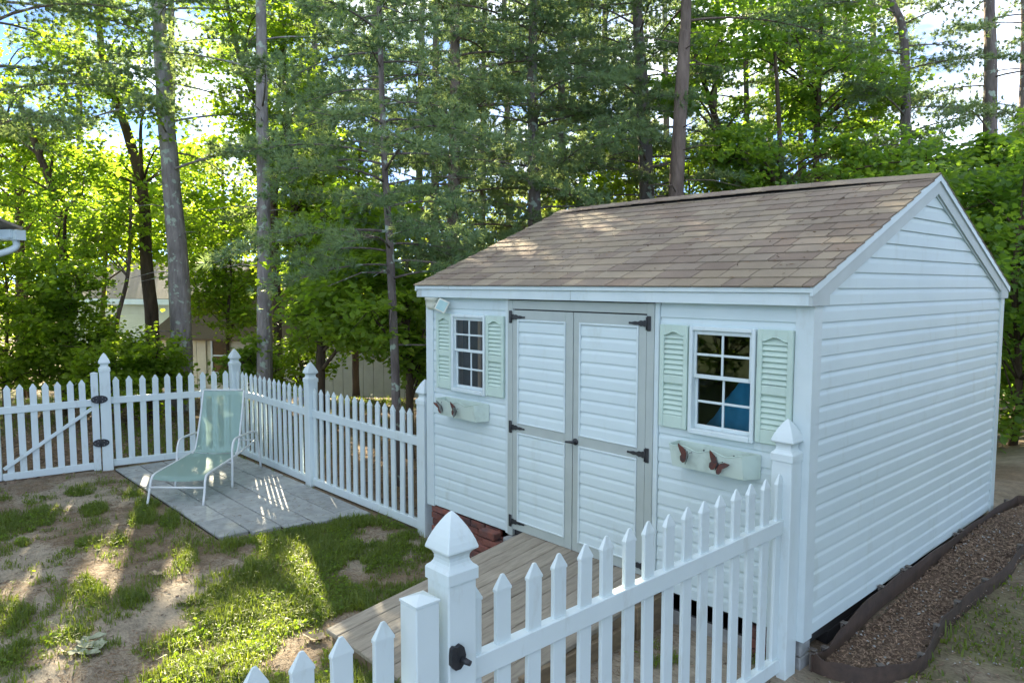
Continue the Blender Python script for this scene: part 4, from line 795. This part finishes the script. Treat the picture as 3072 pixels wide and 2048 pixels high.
# pale green house
HA = atd(150, 700, 31); HB = atd(470, 700, 29); hu = hdir(HA, HB); hn = np.array([-hu[1], hu[0]]); hn = hn if hn@FP > 0 else -hn; hl = np.hypot(*(HB-HA)[:2])
hs = empty('neighbour_house', (HA[0], HA[1], -2.3), 'pale green sided house with tan roof glimpsed between the tree trunks', 'house')
def HP(s_, d_, z): p = HA[:2]+hu*s_+hn*d_; return (p[0], p[1], z)
def hslab(name, mat, s0, s1, d0, d1, z0, z1, parent=hs): q = MB(); V = [HP(a, d_, z) for a in (s0, s1) for d_ in (d0, d1) for z in (z0, z1)]; q.add(V, [(0, 1, 3, 2), (4, 6, 7, 5), (0, 4, 5, 1), (2, 3, 7, 6), (0, 2, 6, 4), (1, 5, 7, 3)]); return q.build(name, mat, parent)
hslab('wall', HSID, 0, hl, .03, 6, -3, 1.3)
for k in range(16): hslab('siding_board', HSID, .005, hl-.005, .0-.004*(k % 2), .03, -1.9+k*.2, -1.9+k*.2+.19)
hslab('fascia', TRIM, -.35, hl+.35, -.42, -.36, 1.28, 1.5)
q = MB(); V = [HP(a, d_, z+dz) for a in (-.4, hl+.4) for d_, z in ((-.4, 1.45), (3, 3.05), (6.4, 1.45)) for dz in (0, .08)]
q.add(V, [(0, 2, 3, 1), (2, 4, 5, 3), (7, 9, 8, 6), (9, 11, 10, 8), (1, 3, 9, 7), (3, 5, 11, 9), (6, 8, 2, 0), (8, 10, 4, 2), (0, 1, 7, 6), (4, 10, 11, 5)]); q.build('roof', HROOF, hs)
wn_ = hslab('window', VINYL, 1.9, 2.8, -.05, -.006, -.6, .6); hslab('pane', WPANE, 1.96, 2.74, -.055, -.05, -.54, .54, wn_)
# near house eave at the left edge
EA = atd(47, 538, 9.5); hd = -RT[:2]/np.hypot(*RT[:2]); hb = np.array([-.62, -.78]); hb = hd*.92+FP*.38; hb /= np.hypot(*hb); hq = np.array([-hb[1], hb[0]]); hq = hq if hq@FP < 0 else -hq
hz = EA[2]
eh = empty('house', (EA[0]+hb[0]*.8, EA[1]+hb[1]*.8, -.37), 'white house eave corner with box gutter and downspout elbow', 'house')
def EP(s_, d_, z): p = EA[:2]+hb*s_+hq*d_; return (p[0], p[1], z)
def eslab(name, mat, s0, s1, d0, d1, z0, z1, parent=eh): q = MB(); V = [EP(a, d_, z) for a in (s0, s1) for d_ in (d0, d1) for z in (z0, z1)]; q.add(V, [(0, 1, 3, 2), (4, 6, 7, 5), (0, 4, 5, 1), (2, 3, 7, 6), (0, 2, 6, 4), (1, 5, 7, 3)]); return q.build(name, mat, parent)
eslab('gutter', TRIM, .0, 6, -.07, .06, hz-.075, hz+.055); eslab('soffit', TRIM, .12, 6, .061, .5, hz-.07, hz-.05); eslab('fascia', TRIM, .06, 6, .0605, .09, hz-.049, hz+.06)
eslab('wall', SIDING, .75, 6, .5, 5, -.5, hz-.051)
q = MB(); V = [EP(a, d_, z+dz) for a in (-.02, 6) for d_, z in ((-.02, hz+.062), (4.5, hz+1.6)) for dz in (0, .03)]; q.add(V, [(0, 2, 3, 1), (5, 7, 6, 4), (1, 3, 7, 5), (4, 6, 2, 0), (0, 1, 5, 4), (2, 6, 7, 3)]); q.build('roof', HROOF, eh)
q = MB(); q.tube(smooth_path([EP(.10, .0, hz-.07), EP(.10, .0, hz-.16), EP(.16, .1, hz-.23), EP(.36, .22, hz-.29), EP(.72, .44, hz-.36)], 16), .042, 10); q.build('downspout', TRIM, eh)

# ================================================================== TREES
LIT = [(800, 1395, .45, .16), (760, 1215, .3, .10), (640, 1160, .45, .16), (740, 1145, .4, .10), (560, 1140, .4, .12), (705, 1290, .60, .24), (600, 1255, .55, .10), (760, 1360, .40, .20), (660, 1465, .5, .2), (560, 1510, .5, .16), (45, 1335, .55, .13), (35, 1425, .5, .14), (90, 1500, .6, .16), (430, 1548, .7, .2), (690, 1125, .55, .20), (790, 1165, .4, .14), (610, 1190, .35, .1), (330, 1110, .6, .10), (230, 1120, .6, .08), (500, 1100, .4, .12)]
LG = [(*onz(a, b_, -.34)[:2], ra_, rb_) for a, b_, ra_, rb_ in LIT]
def sunproj(P): P = np.asarray(P); return P[..., :2]-SDIR[:2]*((P[..., 2]+.34)/SDIR[2])[..., None]
for p_, ra_, rb_ in (((.5, .75), .5, .18), ((.9, 1.3), .45, .12), ((.25, .35), .35, .10), ((.45, 1.7), .5, .12)):      # spots on the roof
    p3 = np.array([p_[0], p_[1], EZ+SLP*(p_[1]-EY)]); LG.append((*sunproj(p3), ra_, rb_))
for p3, ra_, rb_ in (((3.66, -1.65, .76), .5, .22), ((-3.0, -1.05, 0.), .45, .10), ((-3.9, .05, .2), .7, .3)): LG.append((*sunproj(np.array(p3)), ra_, rb_))
ax = np.array([math.cos(R(-20.5)), math.sin(R(-20.5))]); ay = np.array([-ax[1], ax[0]])
def sunkeep(P, rg):
    """False for leaves standing in one of the gaps the low sun shines through"""
    q = sunproj(P); cut = np.zeros(len(P), bool)
    for cx_, cy_, ra_, rb_ in LG:
        d = q-np.array([cx_, cy_]); cut |= ((d@ax)/ra_)**2+((d@ay)/rb_)**2 < 1
    return ~(cut & (rg.random(len(P)) < .985))
def unit(v): return v/(np.linalg.norm(v, axis=-1, keepdims=True)+1e-12)
def leaf_mesh(P, size, rg, droop=-.25):
    N = len(P); a = rg.uniform(0, 2*math.pi, N); e = rg.normal(droop, .38, N)
    d = np.stack([np.cos(a)*np.cos(e), np.sin(a)*np.cos(e), np.sin(e)], 1); s_ = np.stack([-np.sin(a), np.cos(a), 0*a], 1); n_ = np.cross(d, s_); n_ *= np.sign(n_[:, 2:3]+1e-9)
    ro = rg.normal(0, .5, N)[:, None]; s2 = s_*np.cos(ro)+n_*np.sin(ro); n2 = np.cross(d, s2)
    L = (size*rg.uniform(.65, 1.3, N))[:, None]; w1 = L*.36; w2 = L*.26; f = .10*L
    V = np.stack([P, P+d*L*.38+s2*w1+n2*f, P+d*L*.75+s2*w2+n2*f*.5, P+d*L, P+d*L*.75-s2*w2+n2*f*.5, P+d*L*.38-s2*w1+n2*f], 1).reshape(-1, 3); b = (np.arange(N)*6)[:, None]
    return V, np.concatenate([b+np.array([[0, 1, 2, 3]]), b+np.array([[0, 3, 4, 5]])])
rg = np.random.default_rng(55); wx, wy = WEEDP; k = (rg.random(len(wx)) < .10) & (vnoise(wx+3, wy+9, .3) > .52); wx, wy = wx[k], wy[k]; P = np.stack([wx, wy, patch_z(wx, wy)+rg.uniform(.012, .04, len(wx))], 1); V, F = leaf_mesh(P, .028, rg, droop=.1)
tag(link('weeds', npmesh('weeds', V, F4=F, mats=LF_OAK)), kind='stuff')
class Wood:
    def __init__(s): s.V = []; s.F4 = []; s.F3 = []; s.n = 0
    def add(s, path, r, n=8, jit=0, rg=None):
        V, a, b_ = tube(path, r, n, True, jit, rg); s.V.append(V); s.F4.append(a+s.n); s.F3.append(b_+s.n); s.n += len(V)
    def build(s, name, mat, parent): return link(name, npmesh(name, np.concatenate(s.V), np.concatenate(s.F4), np.concatenate(s.F3), mat, True), parent)
TRI = [0]
def trunk_path(px, depth, top=None, n=24):
    """pixel points from the top of the picture down, last one near the base; the trunk is carried to the ground and above"""
    P = [atd(x_, y_, depth) for x_, y_ in px][::-1]; b0 = P[0].copy(); b0[2] = float(gh(b0[0], b0[1]))-.1
    if P[0][2] > b0[2]+.3: P = [b0]+P
    if top and P[-1][2] < top:
        d = P[-1]-P[-2]; d = d/np.linalg.norm(d); d = d*.5+np.array([0, 0, .5]); d /= d[2]; P.append(P[-1]+d*(top-P[-1][2]))
    return smooth_path(P, n)
def broadleaf(name, label, px, depth, dia, rects, ncl, rcl, nleaf, leaf, bark, seed, size=.10, top=None, group=None, dd=1.5, cat='tree', ntw=14):
    rg = np.random.default_rng(seed); T = trunk_path(px, depth, top); root = empty(name, tuple(T[0]+np.array([0, 0, .1])), label, cat, group)
    wd = Wood(); m = len(T); rad = dia/2*np.linspace(1, .35, m); rad[0] *= 1.35; rad[1] *= 1.1; wd.add(T, rad, 12, .035, rg); LV = []; n0 = 0
    P_ = []
    for (x0, x1, y0, y1, frac) in rects:
        k = max(1, int(round(ncl*frac)))
        for i in range(k):
            dpt = depth+rg.normal(0, dd*.6); c_ = atd(rg.uniform(x0, x1), y0+(y1-y0)*((i+rg.random())/k), dpt)
            gz = float(gh(c_[0], c_[1]))
            if c_[2] < gz+.25: c_[2] = gz+.25+rg.random()*.3
            r_ = rcl*rg.uniform(.7, 1.3); dz = T[:, 2]-(c_[2]-.35*np.hypot(T[:, 0]-c_[0], T[:, 1]-c_[1])-.2); j = int(np.argmin(np.abs(dz))); j = min(max(j, 1), m-1); s0 = T[j]
            mid = (s0+c_)/2+np.array([0, 0, .12*np.linalg.norm(c_-s0)])+rg.normal(0, .06, 3)*np.linalg.norm(c_-s0); pth = smooth_path([s0, mid, c_], 8); br = min(rad[j]*.5, .016+.014*np.linalg.norm(c_-s0)); wd.add(pth, np.linspace(br, .006, 8), 6)
            for t_ in range(ntw):
                tv = unit(rg.normal(0, 1, 3)*np.array([1, 1, .6])); tc_ = c_+tv*r_*rg.uniform(.35, 1.0)
                if t_ % 3 == 0: wd.add([c_+tv*.05*r_, (c_+tc_)/2+rg.normal(0, .04, 3), tc_], [.007, .005, .003], 4)
                k2 = int(nleaf/ntw*rg.uniform(.6, 1.4)); off = rg.normal(0, 1, (k2, 3))*np.array([.36, .36, .13])*r_*.62
                P_.append(tc_+off)
    P = np.concatenate(P_); P = P[sunkeep(P, rg)]; P = P[P[:, 2] > gh(P[:, 0], P[:, 1])+.03]
    V, F = leaf_mesh(P, size, rg); wd.build('trunk', bark, root); link('crown', npmesh('crown', V, F4=F, mats=leaf), root); TRI[0] += len(F)*2
    return root
def pine(name, label, px, depth, dia, z0, z1, nb, Lmax, bark, seed, top=14, group=None, needles=24, az=None, nlen=.115, dead=8, cat='pine tree', step=.13, shape=.45, bare=0.3):
    rg = np.random.default_rng(seed); T = trunk_path(px, depth, top); root = empty(name, tuple(T[0]+np.array([0, 0, .1])), label, cat, group); m = len(T)
    wd = Wood(); rad = dia/2*np.linspace(1, .45, m); rad[0] *= 1.3; rad[1] *= 1.08; wd.add(T, rad, 14, .03, rg)
    def at(z): return np.array([np.interp(z, T[:, 2], T[:, 0]), np.interp(z, T[:, 2], T[:, 1]), z])
    tp, td = [], []
    for i in range(nb):
        z = z0+(z1-z0)*(i+rg.random())/nb; fz = (z-z0)/max(top-z0, 1); L = Lmax*(1-shape*fz)*rg.uniform(.55, 1.1); a = (rg.uniform(*az) if az else i*2.39996+rg.normal(0, .4))
        dh = np.array([math.cos(a), math.sin(a), 0]); u = np.linspace(0, 1, 9); up, dn = rg.uniform(.05, .38), rg.uniform(.15, .42); lat = np.array([-dh[1], dh[0], 0])*rg.normal(0, .12)
        B = at(z)+(dh*u[:, None]*L)+np.outer(up*u-dn*u**2, [0, 0, 1])*L+np.outer(u**2, lat)*L; wd.add(B, np.linspace(.006+.0065*L, .003, 9), 6)
        nt_ = max(5, int(L/.10))
        for k in range(nt_):
            s_ = bare+(1-bare)*(k+rg.random())/nt_; p0 = np.array([np.interp(s_, u, B[:, c_]) for c_ in range(3)]); sg = 1 if k % 2 else -1; b_ = a+sg*rg.uniform(.55, 1.15)
            tl = (.22+.30*L*(1.08-s_))*rg.uniform(.6, 1.3); dv = unit(np.array([math.cos(b_), math.sin(b_), rg.normal(.02, .16)])); k2 = max(3, int(tl/step)); q_ = np.linspace(.12, 1, k2)[:, None]
            pt = p0+dv*tl*q_+np.array([0, 0, -.06])*(q_**2)*tl; tp.append(pt); td.append(np.repeat(unit(dv+np.array([0, 0, .15]))[None], k2, 0))
            if k % 2 == 0: wd.add(np.stack([p0, p0+dv*tl*.5, p0+dv*tl]), [.006, .004, .003], 4)
        tp.append(B[-2:]); td.append(np.repeat(unit(B[-1]-B[-3])[None], 2, 0))
    for i in range(dead):
        z = rg.uniform(.8, max(z0, 2.5)); a = rg.uniform(0, 6.28); L = rg.uniform(.3, 1.3); dh = np.array([math.cos(a), math.sin(a), rg.uniform(-.15, .25)]); p0 = at(z); wd.add(np.stack([p0, p0+dh*L*.5, p0+dh*L+np.array([0, 0, -.12*L])]), [.012, .008, .003], 5)
    tp = np.concatenate(tp)+rg.normal(0, 1, (1, 3))*0+rg.normal(0, .022, (sum(map(len, tp)), 3)); td = np.concatenate(td); k = sunkeep(tp, rg); tp, td = tp[k], td[k]
    N = len(tp); dv = unit(np.repeat(td, needles, 0)*.85+unit(rg.normal(0, 1, (N*needles, 3)))*.8); P = np.repeat(tp, needles, 0); L = nlen*rg.uniform(.7, 1.2, (N*needles, 1)); sd = unit(np.cross(dv, rg.normal(0, 1, (N*needles, 3))))*.0078*(depth/14)**.7
    V = np.stack([P-sd, P+sd, P+dv*L], 1).reshape(-1, 3); F = np.arange(len(V)).reshape(-1, 3)
    wd.build('trunk', bark, root); link('crown', npmesh('crown', V, F3=F, mats=NEED), root); TRI[0] += len(F); return root
# --- the two large pine trunks beyond the fence
pine('pine_tree', 'thick grey pine trunk with lichen behind the short picket panel', [(362, -60), (372, 150), (392, 400), (410, 620), (418, 860)], 14.4, .46, 4.2, 14, 34, 3.4, BARK_G, 101, top=17, dead=14, bare=.35)
pine('pine_tree', 'straight slim pine trunk spotted with lichen near the fence corner post', [(598, -60), (602, 250), (607, 560), (608, 870)], 13.2, .315, 5.2, 14, 26, 3.0, BARK_G, 102, top=17, dead=12, bare=.4)
pine('pine_tree', 'pine with long soft boughs reaching out above the house eave', [(-70, -60), (-72, 300), (-75, 860)], 13.5, .3, 4.6, 12, 30, 4.6, BARK_P, 103, top=15, dead=6, bare=.2)
# --- broadleaf trees on the left
broadleaf('oak_tree', 'dark leaning oak with a curved trunk in front of the green house', [(228, -40), (232, 110), (268, 230), (300, 330), (330, 450), (336, 600), (348, 720), (352, 860)], 16.0, .34, [(120, 420, -120, 120, .25), (100, 340, 120, 330, .25), (180, 420, 330, 540, .5)], 20, .75, 330, LF_OAK, BARK_B, 110)
broadleaf('oak_tree', 'slender forked oak leaning left beside the house eave', [(20, 200), (60, 270), (88, 350), (128, 460), (150, 620), (160, 860)], 15.0, .24, [(-60, 220, 180, 330, .35), (-60, 200, 330, 520, .65)], 18, .65, 330, LF_OAK, BARK_B, 111)
broadleaf('oak_tree', 'crooked dark oak at the gutter side of the yard', [(-8, 230), (18, 280), (36, 340), (44, 460), (48, 860)], 17.0, .24, [(-120, 140, 60, 300, .4), (-100, 140, 300, 520, .6)], 16, .75, 330, LF_YEL, BARK_B, 112)
broadleaf('birch_sapling', 'thin reddish sapling slanting across the green house wall', [(300, 420), (300, 520), (292, 640), (268, 740), (255, 860)], 15.4, .13, [(230, 330, 420, 600, 1)], 8, .5, 300, LF_YEL, BARK_R, 113)
for i, (x0, x1, y0, y1, d_, lf, lab, nc) in enumerate([
    (-90, 110, 560, 880, 13.2, LF_YEL, 'dense leafy bush behind the picket gate under the gutter', 26), (90, 205, 590, 880, 13.8, LF_OAK, 'tall leafy bush between the picket gate and the green house', 22), (180, 275, 760, 890, 13.0, LF_YEL, 'sunlit bush beside the hinge post', 13),
    (290, 400, 790, 890, 13.2, LF_YEL, 'low yellow green bush at the foot of the thick pine', 9), (455, 590, 520, 750, 16.2, LF_YEL, 'sunlit young tree between the two large pine trunks', 24), (500, 600, 790, 880, 13.4, LF_OAK, 'small dark shrub below the garage window', 5), (660, 720, 790, 880, 13.8, LF_YEL, 'sunlit shrub at the foot of the slim lichen pine', 5)]):
    xm = (x0+x1)/2; broadleaf('leafy_bush' if i != 4 else 'young_tree', lab, [(xm, y0+40), (xm+8, (y0+y1)/2), (xm, y1)], d_, .09, [(x0, x1, y0, y1, 1)], nc, .5, 360, lf, BARK_B, 120+i, size=.095, dd=.8, cat='bush' if i != 4 else 'tree')
# --- trees right of the slim pine, in front of the garage
broadleaf('vine_tree', 'leafy tree crowding the slim lichen pine trunk', [(640, -60), (652, 150), (668, 400), (690, 620), (700, 860)], 15.4, .22, [(640, 770, -40, 200, .3), (650, 780, 200, 480, .4), (640, 740, 480, 640, .3)], 24, .6, 360, LF_YEL, BARK_B, 130, dd=.8)
broadleaf('leaning_oak', 'leaning oak with sparse leaves behind the slim pine', [(512, -40), (540, 100), (570, 190), (608, 290), (630, 500), (640, 860)], 15.6, .2, [(440, 620, -60, 120, .4), (450, 640, 120, 400, .6)], 20, .6, 300, LF_OAK, BARK_B, 131)
broadleaf('oak_tree', 'broad dark green tree overhanging the cream garage', [(740, 480), (742, 640), (738, 780), (735, 900)], 12.0, .2, [(700, 880, 480, 640, .5), (700, 860, 640, 770, .5)], 30, .6, 380, LF_OAK, BARK_B, 132, size=.105)
broadleaf('oak_tree', 'dark bushy tree beside the shed corner post', [(935, 600), (935, 760), (940, 860)], 10.4, .13, [(800, 985, 590, 740, .6), (860, 985, 740, 820, .3), (930, 985, 820, 890, .1)], 24, .45, 360, LF_OAK, BARK_B, 133, size=.095, dd=.9)
broadleaf('oak_tree', 'bright tree with yellow backlit leaves above the garage roof', [(830, 300), (820, 480), (815, 700)], 17.5, .18, [(640, 900, 320, 560, 1)], 22, .75, 340, LF_YEL, BARK_B, 134)
# --- pines behind the shed
pine('young_pine', 'young white pine with soft blue green boughs left of the shed roof', [(880, 300), (888, 450), (898, 620), (910, 925)], 9.0, .125, 2.1, 5.8, 44, 2.1, BARK_P, 140, top=6.8, needles=26, dead=4, step=.10)
pine('white_pine', 'white pine with sweeping boughs rising just behind the shed roof', [(1045, 0), (1045, 250), (1042, 480), (1040, 640)], 13.0, .29, 2.4, 9.5, 62, 3.2, BARK_R, 141, top=14)
pine('white_pine', 'white pine with a forked diagonal limb above the shed ridge', [(1226, -20), (1222, 150), (1225, 330), (1228, 520)], 13.6, .27, 2.6, 9.5, 62, 3.0, BARK_P, 142, top=14)
q4 = 'slim pine trunk standing in the woods behind the shed ridge'; gq = 'slim pines in the woods behind the shed'
for i, (x_, lean, d_, dm, nb, Lm) in enumerate([(1000, 2, 16.5, .23, 34, 2.6), (1110, 4, 19, .2, 26, 2.6), (1290, -4, 17.5, .24, 40, 2.8), (1385, 6, 19, .22, 34, 2.8), (1640, 10, 18, .2, 26, 2.6), (1715, -6, 17, .17, 22, 2.4), (1840, 5, 20, .2, 30, 2.8), (1945, -5, 18.5, .18, 26, 2.6)]):
    pine('slim_pine', q4, [(x_+lean, -40), (x_, 250), (x_-lean*.5, 560)], d_, dm, 2.6, 9.5, nb, Lm, (BARK_P, BARK_R)[i % 2], 150+i, top=14, group=gq, dead=12)
for i, (x_, lean, d_, nb, Lm) in enumerate([(965, 6, 22, 34, 3.2), (1165, -8, 23, 36, 3.2), (1340, 5, 24, 36, 3.4), (1530, -4, 23, 34, 3.2), (1770, 8, 24, 34, 3.2), (2010, -6, 23, 26, 3.0), (720, 5, 22, 28, 3.2)]):
    pine('back_pine', 'full pine deep in the woods filling the gaps between nearer trunks', [(x_+lean, -40), (x_, 250), (x_-lean*.5, 560)], d_, .26, 2.4, 13, nb+14, Lm, BARK_P, 220+i, top=16, group='pines deep in the woods', dead=4, needles=14, nlen=.16, step=.17)
pine('white_pine', 'dark double stemmed pine to the left of the reddish trunk', [(1462, -40), (1472, 150), (1480, 300), (1486, 520)], 14.6, .34, 2.4, 9, 56, 3.0, BARK_P, 143, top=14)
pine('white_pine', 'tall bare reddish pine trunk rising above the middle of the shed ridge', [(1578, -60), (1572, 100), (1560, 300), (1551, 520)], 12.6, .30, 6.5, 12, 22, 2.6, BARK_R, 144, top=15, dead=26)
# --- right side
pine('open_pine', 'dark open pine with layered boughs against the sky', [(2030, -60), (2072, 60), (2080, 200), (2082, 330), (2105, 520)], 15.5, .26, 3.0, 9.5, 38, 3.0, BARK_P, 145, top=13, needles=20)
pine('open_pine', 'thick ivy covered pine trunk against blue sky', [(2272, -60), (2275, 120), (2274, 300), (2276, 560)], 15.0, .34, 4.5, 11, 18, 2.6, BARK_P, 146, top=14, needles=18, dead=18)
pine('open_pine', 'slim pine at the far corner of the woods beside the maple', [(2352, -60), (2352, 100), (2347, 300), (2340, 600)], 16.5, .2, 3.5, 10, 18, 2.4, BARK_P, 147, top=13, needles=18, dead=14)
broadleaf('maple_tree', 'broad green maple overhanging the rear corner of the shed', [(2330, 330), (2335, 500), (2330, 700), (2335, 900)], 12.6, .16, [(2150, 2460, 330, 480, .22), (2200, 2470, 480, 680, .33), (2270, 2480, 680, 890, .45)], 62, .58, 380, LF_MAP, BARK_B, 160, size=.12, dd=.9)
broadleaf('maple_tree', 'low maple with spreading boughs just above the shed ridge', [(1780, 120), (1790, 300), (1795, 520)], 14.0, .16, [(1640, 1800, 300, 470, .4), (1780, 2160, 330, 460, .6)], 30, .6, 360, LF_MAP, BARK_B, 161, size=.11)
broadleaf('maple_tree', 'tall maple filling the canopy right of the reddish pine', [(1890, -40), (1880, 200), (1870, 520)], 15.6, .2, [(1600, 1900, -40, 150, .35), (1750, 2080, 0, 240, .35), (1700, 2000, 180, 330, .30)], 34, .7, 360, LF_MAP, BARK_B, 162, size=.11)
broadleaf('leaning_maple', 'leaning dark maple trunk right of the reddish pine', [(1590, 100), (1620, 200), (1660, 320), (1712, 450)], 15.0, .2, [(1560, 1720, 60, 260, 1)], 8, .6, 300, LF_MAP, BARK_B, 163, size=.11)
for i, (x_, d_) in enumerate([(1330, 17), (1460, 18), (1580, 18), (1690, 18.5)]): broadleaf('understory_tree', 'small sunlit understory tree glimpsed above the shed ridge', [(x_, 380), (x_+5, 520)], d_, .1, [(x_-90, x_+90, 330, 500, 1)], 9, .6, 300, LF_YEL, BARK_B, 170+i, group='understory trees behind the shed ridge')
for i, (x0, x1, y0, y1, d_) in enumerate([(-60, 170, 290, 640, 22), (140, 330, 360, 600, 24), (420, 600, 330, 620, 23), (560, 800, 240, 560, 25), (330, 460, 360, 580, 26)]):
    xm = (x0+x1)/2; broadleaf('backlit_tree', 'yellow green backlit tree far behind the picket fence', [(xm, y0+30), (xm+6, y1), (xm, y1+150)], d_, .2, [(x0, x1, y0, y1, 1)], 20, .95, 260, LF_YEL, BARK_B, 200+i, size=.17, dd=1.5, group='backlit trees far behind the fence')
# --- unseen trees added to block sky light and fill the window reflections
for i, (x_, y_, h_) in enumerate([(9.6, 1.0, 5.5), (10.5, 4.5, 6.5), (9.2, 7.5, 5.0), (11, -2.2, 6.0), (-4.2, -12.0, 4.8), (-1.2, -13.0, 5.2), (1.8, -12.4, 4.6), (-7.4, -11.4, 5.0)]):
    rg = np.random.default_rng(300+i); gz = float(gh(x_, y_)); root = empty('added_tree', (x_, y_, gz), *(('unseen leafy maple added to block sky light on the shed side', 'tree', 'maples added to block sky light on the shed side') if y_ > -5 else ('unseen leafy maple added for the shed windows to reflect', 'tree', 'maples added for the shed windows to reflect'))); wd = Wood(); T = np.array([[x_+.1*math.sin(k), y_+.1*math.cos(k*1.7), gz-.1+h_*k/8] for k in range(9)]); wd.add(T, np.linspace(.13, .03, 9), 10, .03, rg); P_ = []
    for k in range(34):
        c_ = np.array([x_, y_, gz+h_*rg.uniform(.15, 1.05)])+rg.normal(0, 1, 3)*np.array([.95, .95, .2]); j = int(np.clip((c_[2]-gz)/h_*8-1, 1, 8)); wd.add(smooth_path([T[j], (T[j]+c_)/2+np.array([0, 0, .1]), c_], 6), np.linspace(.025, .006, 6), 5)
        for t_ in range(12): P_.append(c_+unit(rg.normal(0, 1, 3))*.55*rg.uniform(.3, 1)+rg.normal(0, 1, (26, 3))*np.array([.2, .2, .08]))
    V, F = leaf_mesh(np.concatenate(P_), .13, rg); wd.build('trunk', BARK_B, root); link('crown', npmesh('crown', V, F4=F, mats=LF_MAP), root); TRI[0] += len(F)*2
for i, (x_, y_, h_) in enumerate([(-.6, 6.6, 3.6), (1.2, 7.4, 4.0), (2.9, 8.2, 4.2), (-2.2, 5.4, 3.2)]):  # bushes added behind the shed to keep low sun off the side ground
    rg = np.random.default_rng(340+i); gz = float(gh(x_, y_)); root = empty('sun_block_bush', (x_, y_, gz), 'tall leafy bush added behind the shed to block low sun', 'bush', 'bushes added behind the shed to block low sun'); wd = Wood(); T = np.array([[x_+.08*math.sin(k), y_+.08*math.cos(k*1.7), gz-.1+h_*k/8] for k in range(9)]); wd.add(T, np.linspace(.06, .02, 9), 8, .03, rg); P_ = []
    for k in range(30):
        c_ = np.array([x_, y_, gz+h_*rg.uniform(.1, 1.0)])+rg.normal(0, 1, 3)*np.array([.75, .75, .15]); j = int(np.clip((c_[2]-gz)/h_*8-1, 1, 8)); wd.add(smooth_path([T[j], (T[j]+c_)/2+np.array([0, 0, .1]), c_], 6), np.linspace(.02, .005, 6), 5)
        for t_ in range(12): P_.append(c_+unit(rg.normal(0, 1, 3))*.5*rg.uniform(.3, 1)+rg.normal(0, 1, (24, 3))*np.array([.18, .18, .07]))
    P = np.concatenate(P_); P = P[sunkeep(P, rg)]; V, F = leaf_mesh(P, .105, rg); wd.build('trunk', BARK_B, root); link('crown', npmesh('crown', V, F4=F, mats=LF_MAP), root); TRI[0] += len(F)*2
broadleaf('maple_sapling', 'bushy maple saplings crowding the ground past the rear shed corner', [(2400, 600), (2400, 760), (2400, 880)], 13.4, .08, [(2270, 2520, 640, 880, 1)], 26, .5, 380, LF_MAP, BARK_B, 165, size=.115, dd=.6)
# --- tall trees added farther back, crowns above the picture blocking the low sun
for i, (x_, d_, nb) in enumerate([(392, 27, 34), (612, 30, 36), (690, 34, 36), (180, 32, 30), (860, 26, 32)]):
    pine('sun_block_pine', 'tall distant pine added far behind the fence to block low sun', [(x_, -60), (x_+3, 300), (x_+5, 640)], d_, .34, 7.0+.1*d_, 21, nb, 3.6, BARK_P, 180+i, top=22, group='tall pines added far behind the fence to block low sun', needles=8, nlen=.17, step=.12, dead=10)
# --- the far woods as one mass
rg = np.random.default_rng(77); P_ = []
for i in range(640):
    x_ = rg.uniform(-250, 2700); d_ = rg.uniform(26, 60); zt = rg.uniform(-1.8, 6.5)*(d_/40); c_ = atd(x_, 653, d_); c_[2] = zt; k = 130 if not (190 < x_ < 430 and d_ < 38) else 4; r_ = rg.uniform(.8, 1.7)
    P_.append(c_+rg.normal(0, 1, (k, 3))*np.array([.6, .6, .4])*r_)
P = np.concatenate(P_); P = P[sunkeep(P, rg)]; V, F = leaf_mesh(P, .26, rg); tag(link('far_woods', npmesh('far_woods', V, F4=F, mats=LF_FAR)), kind='stuff'); TRI[0] += len(F)*2
open('/tmp/tris.txt', 'w').write(str(TRI[0])) if 0 else None
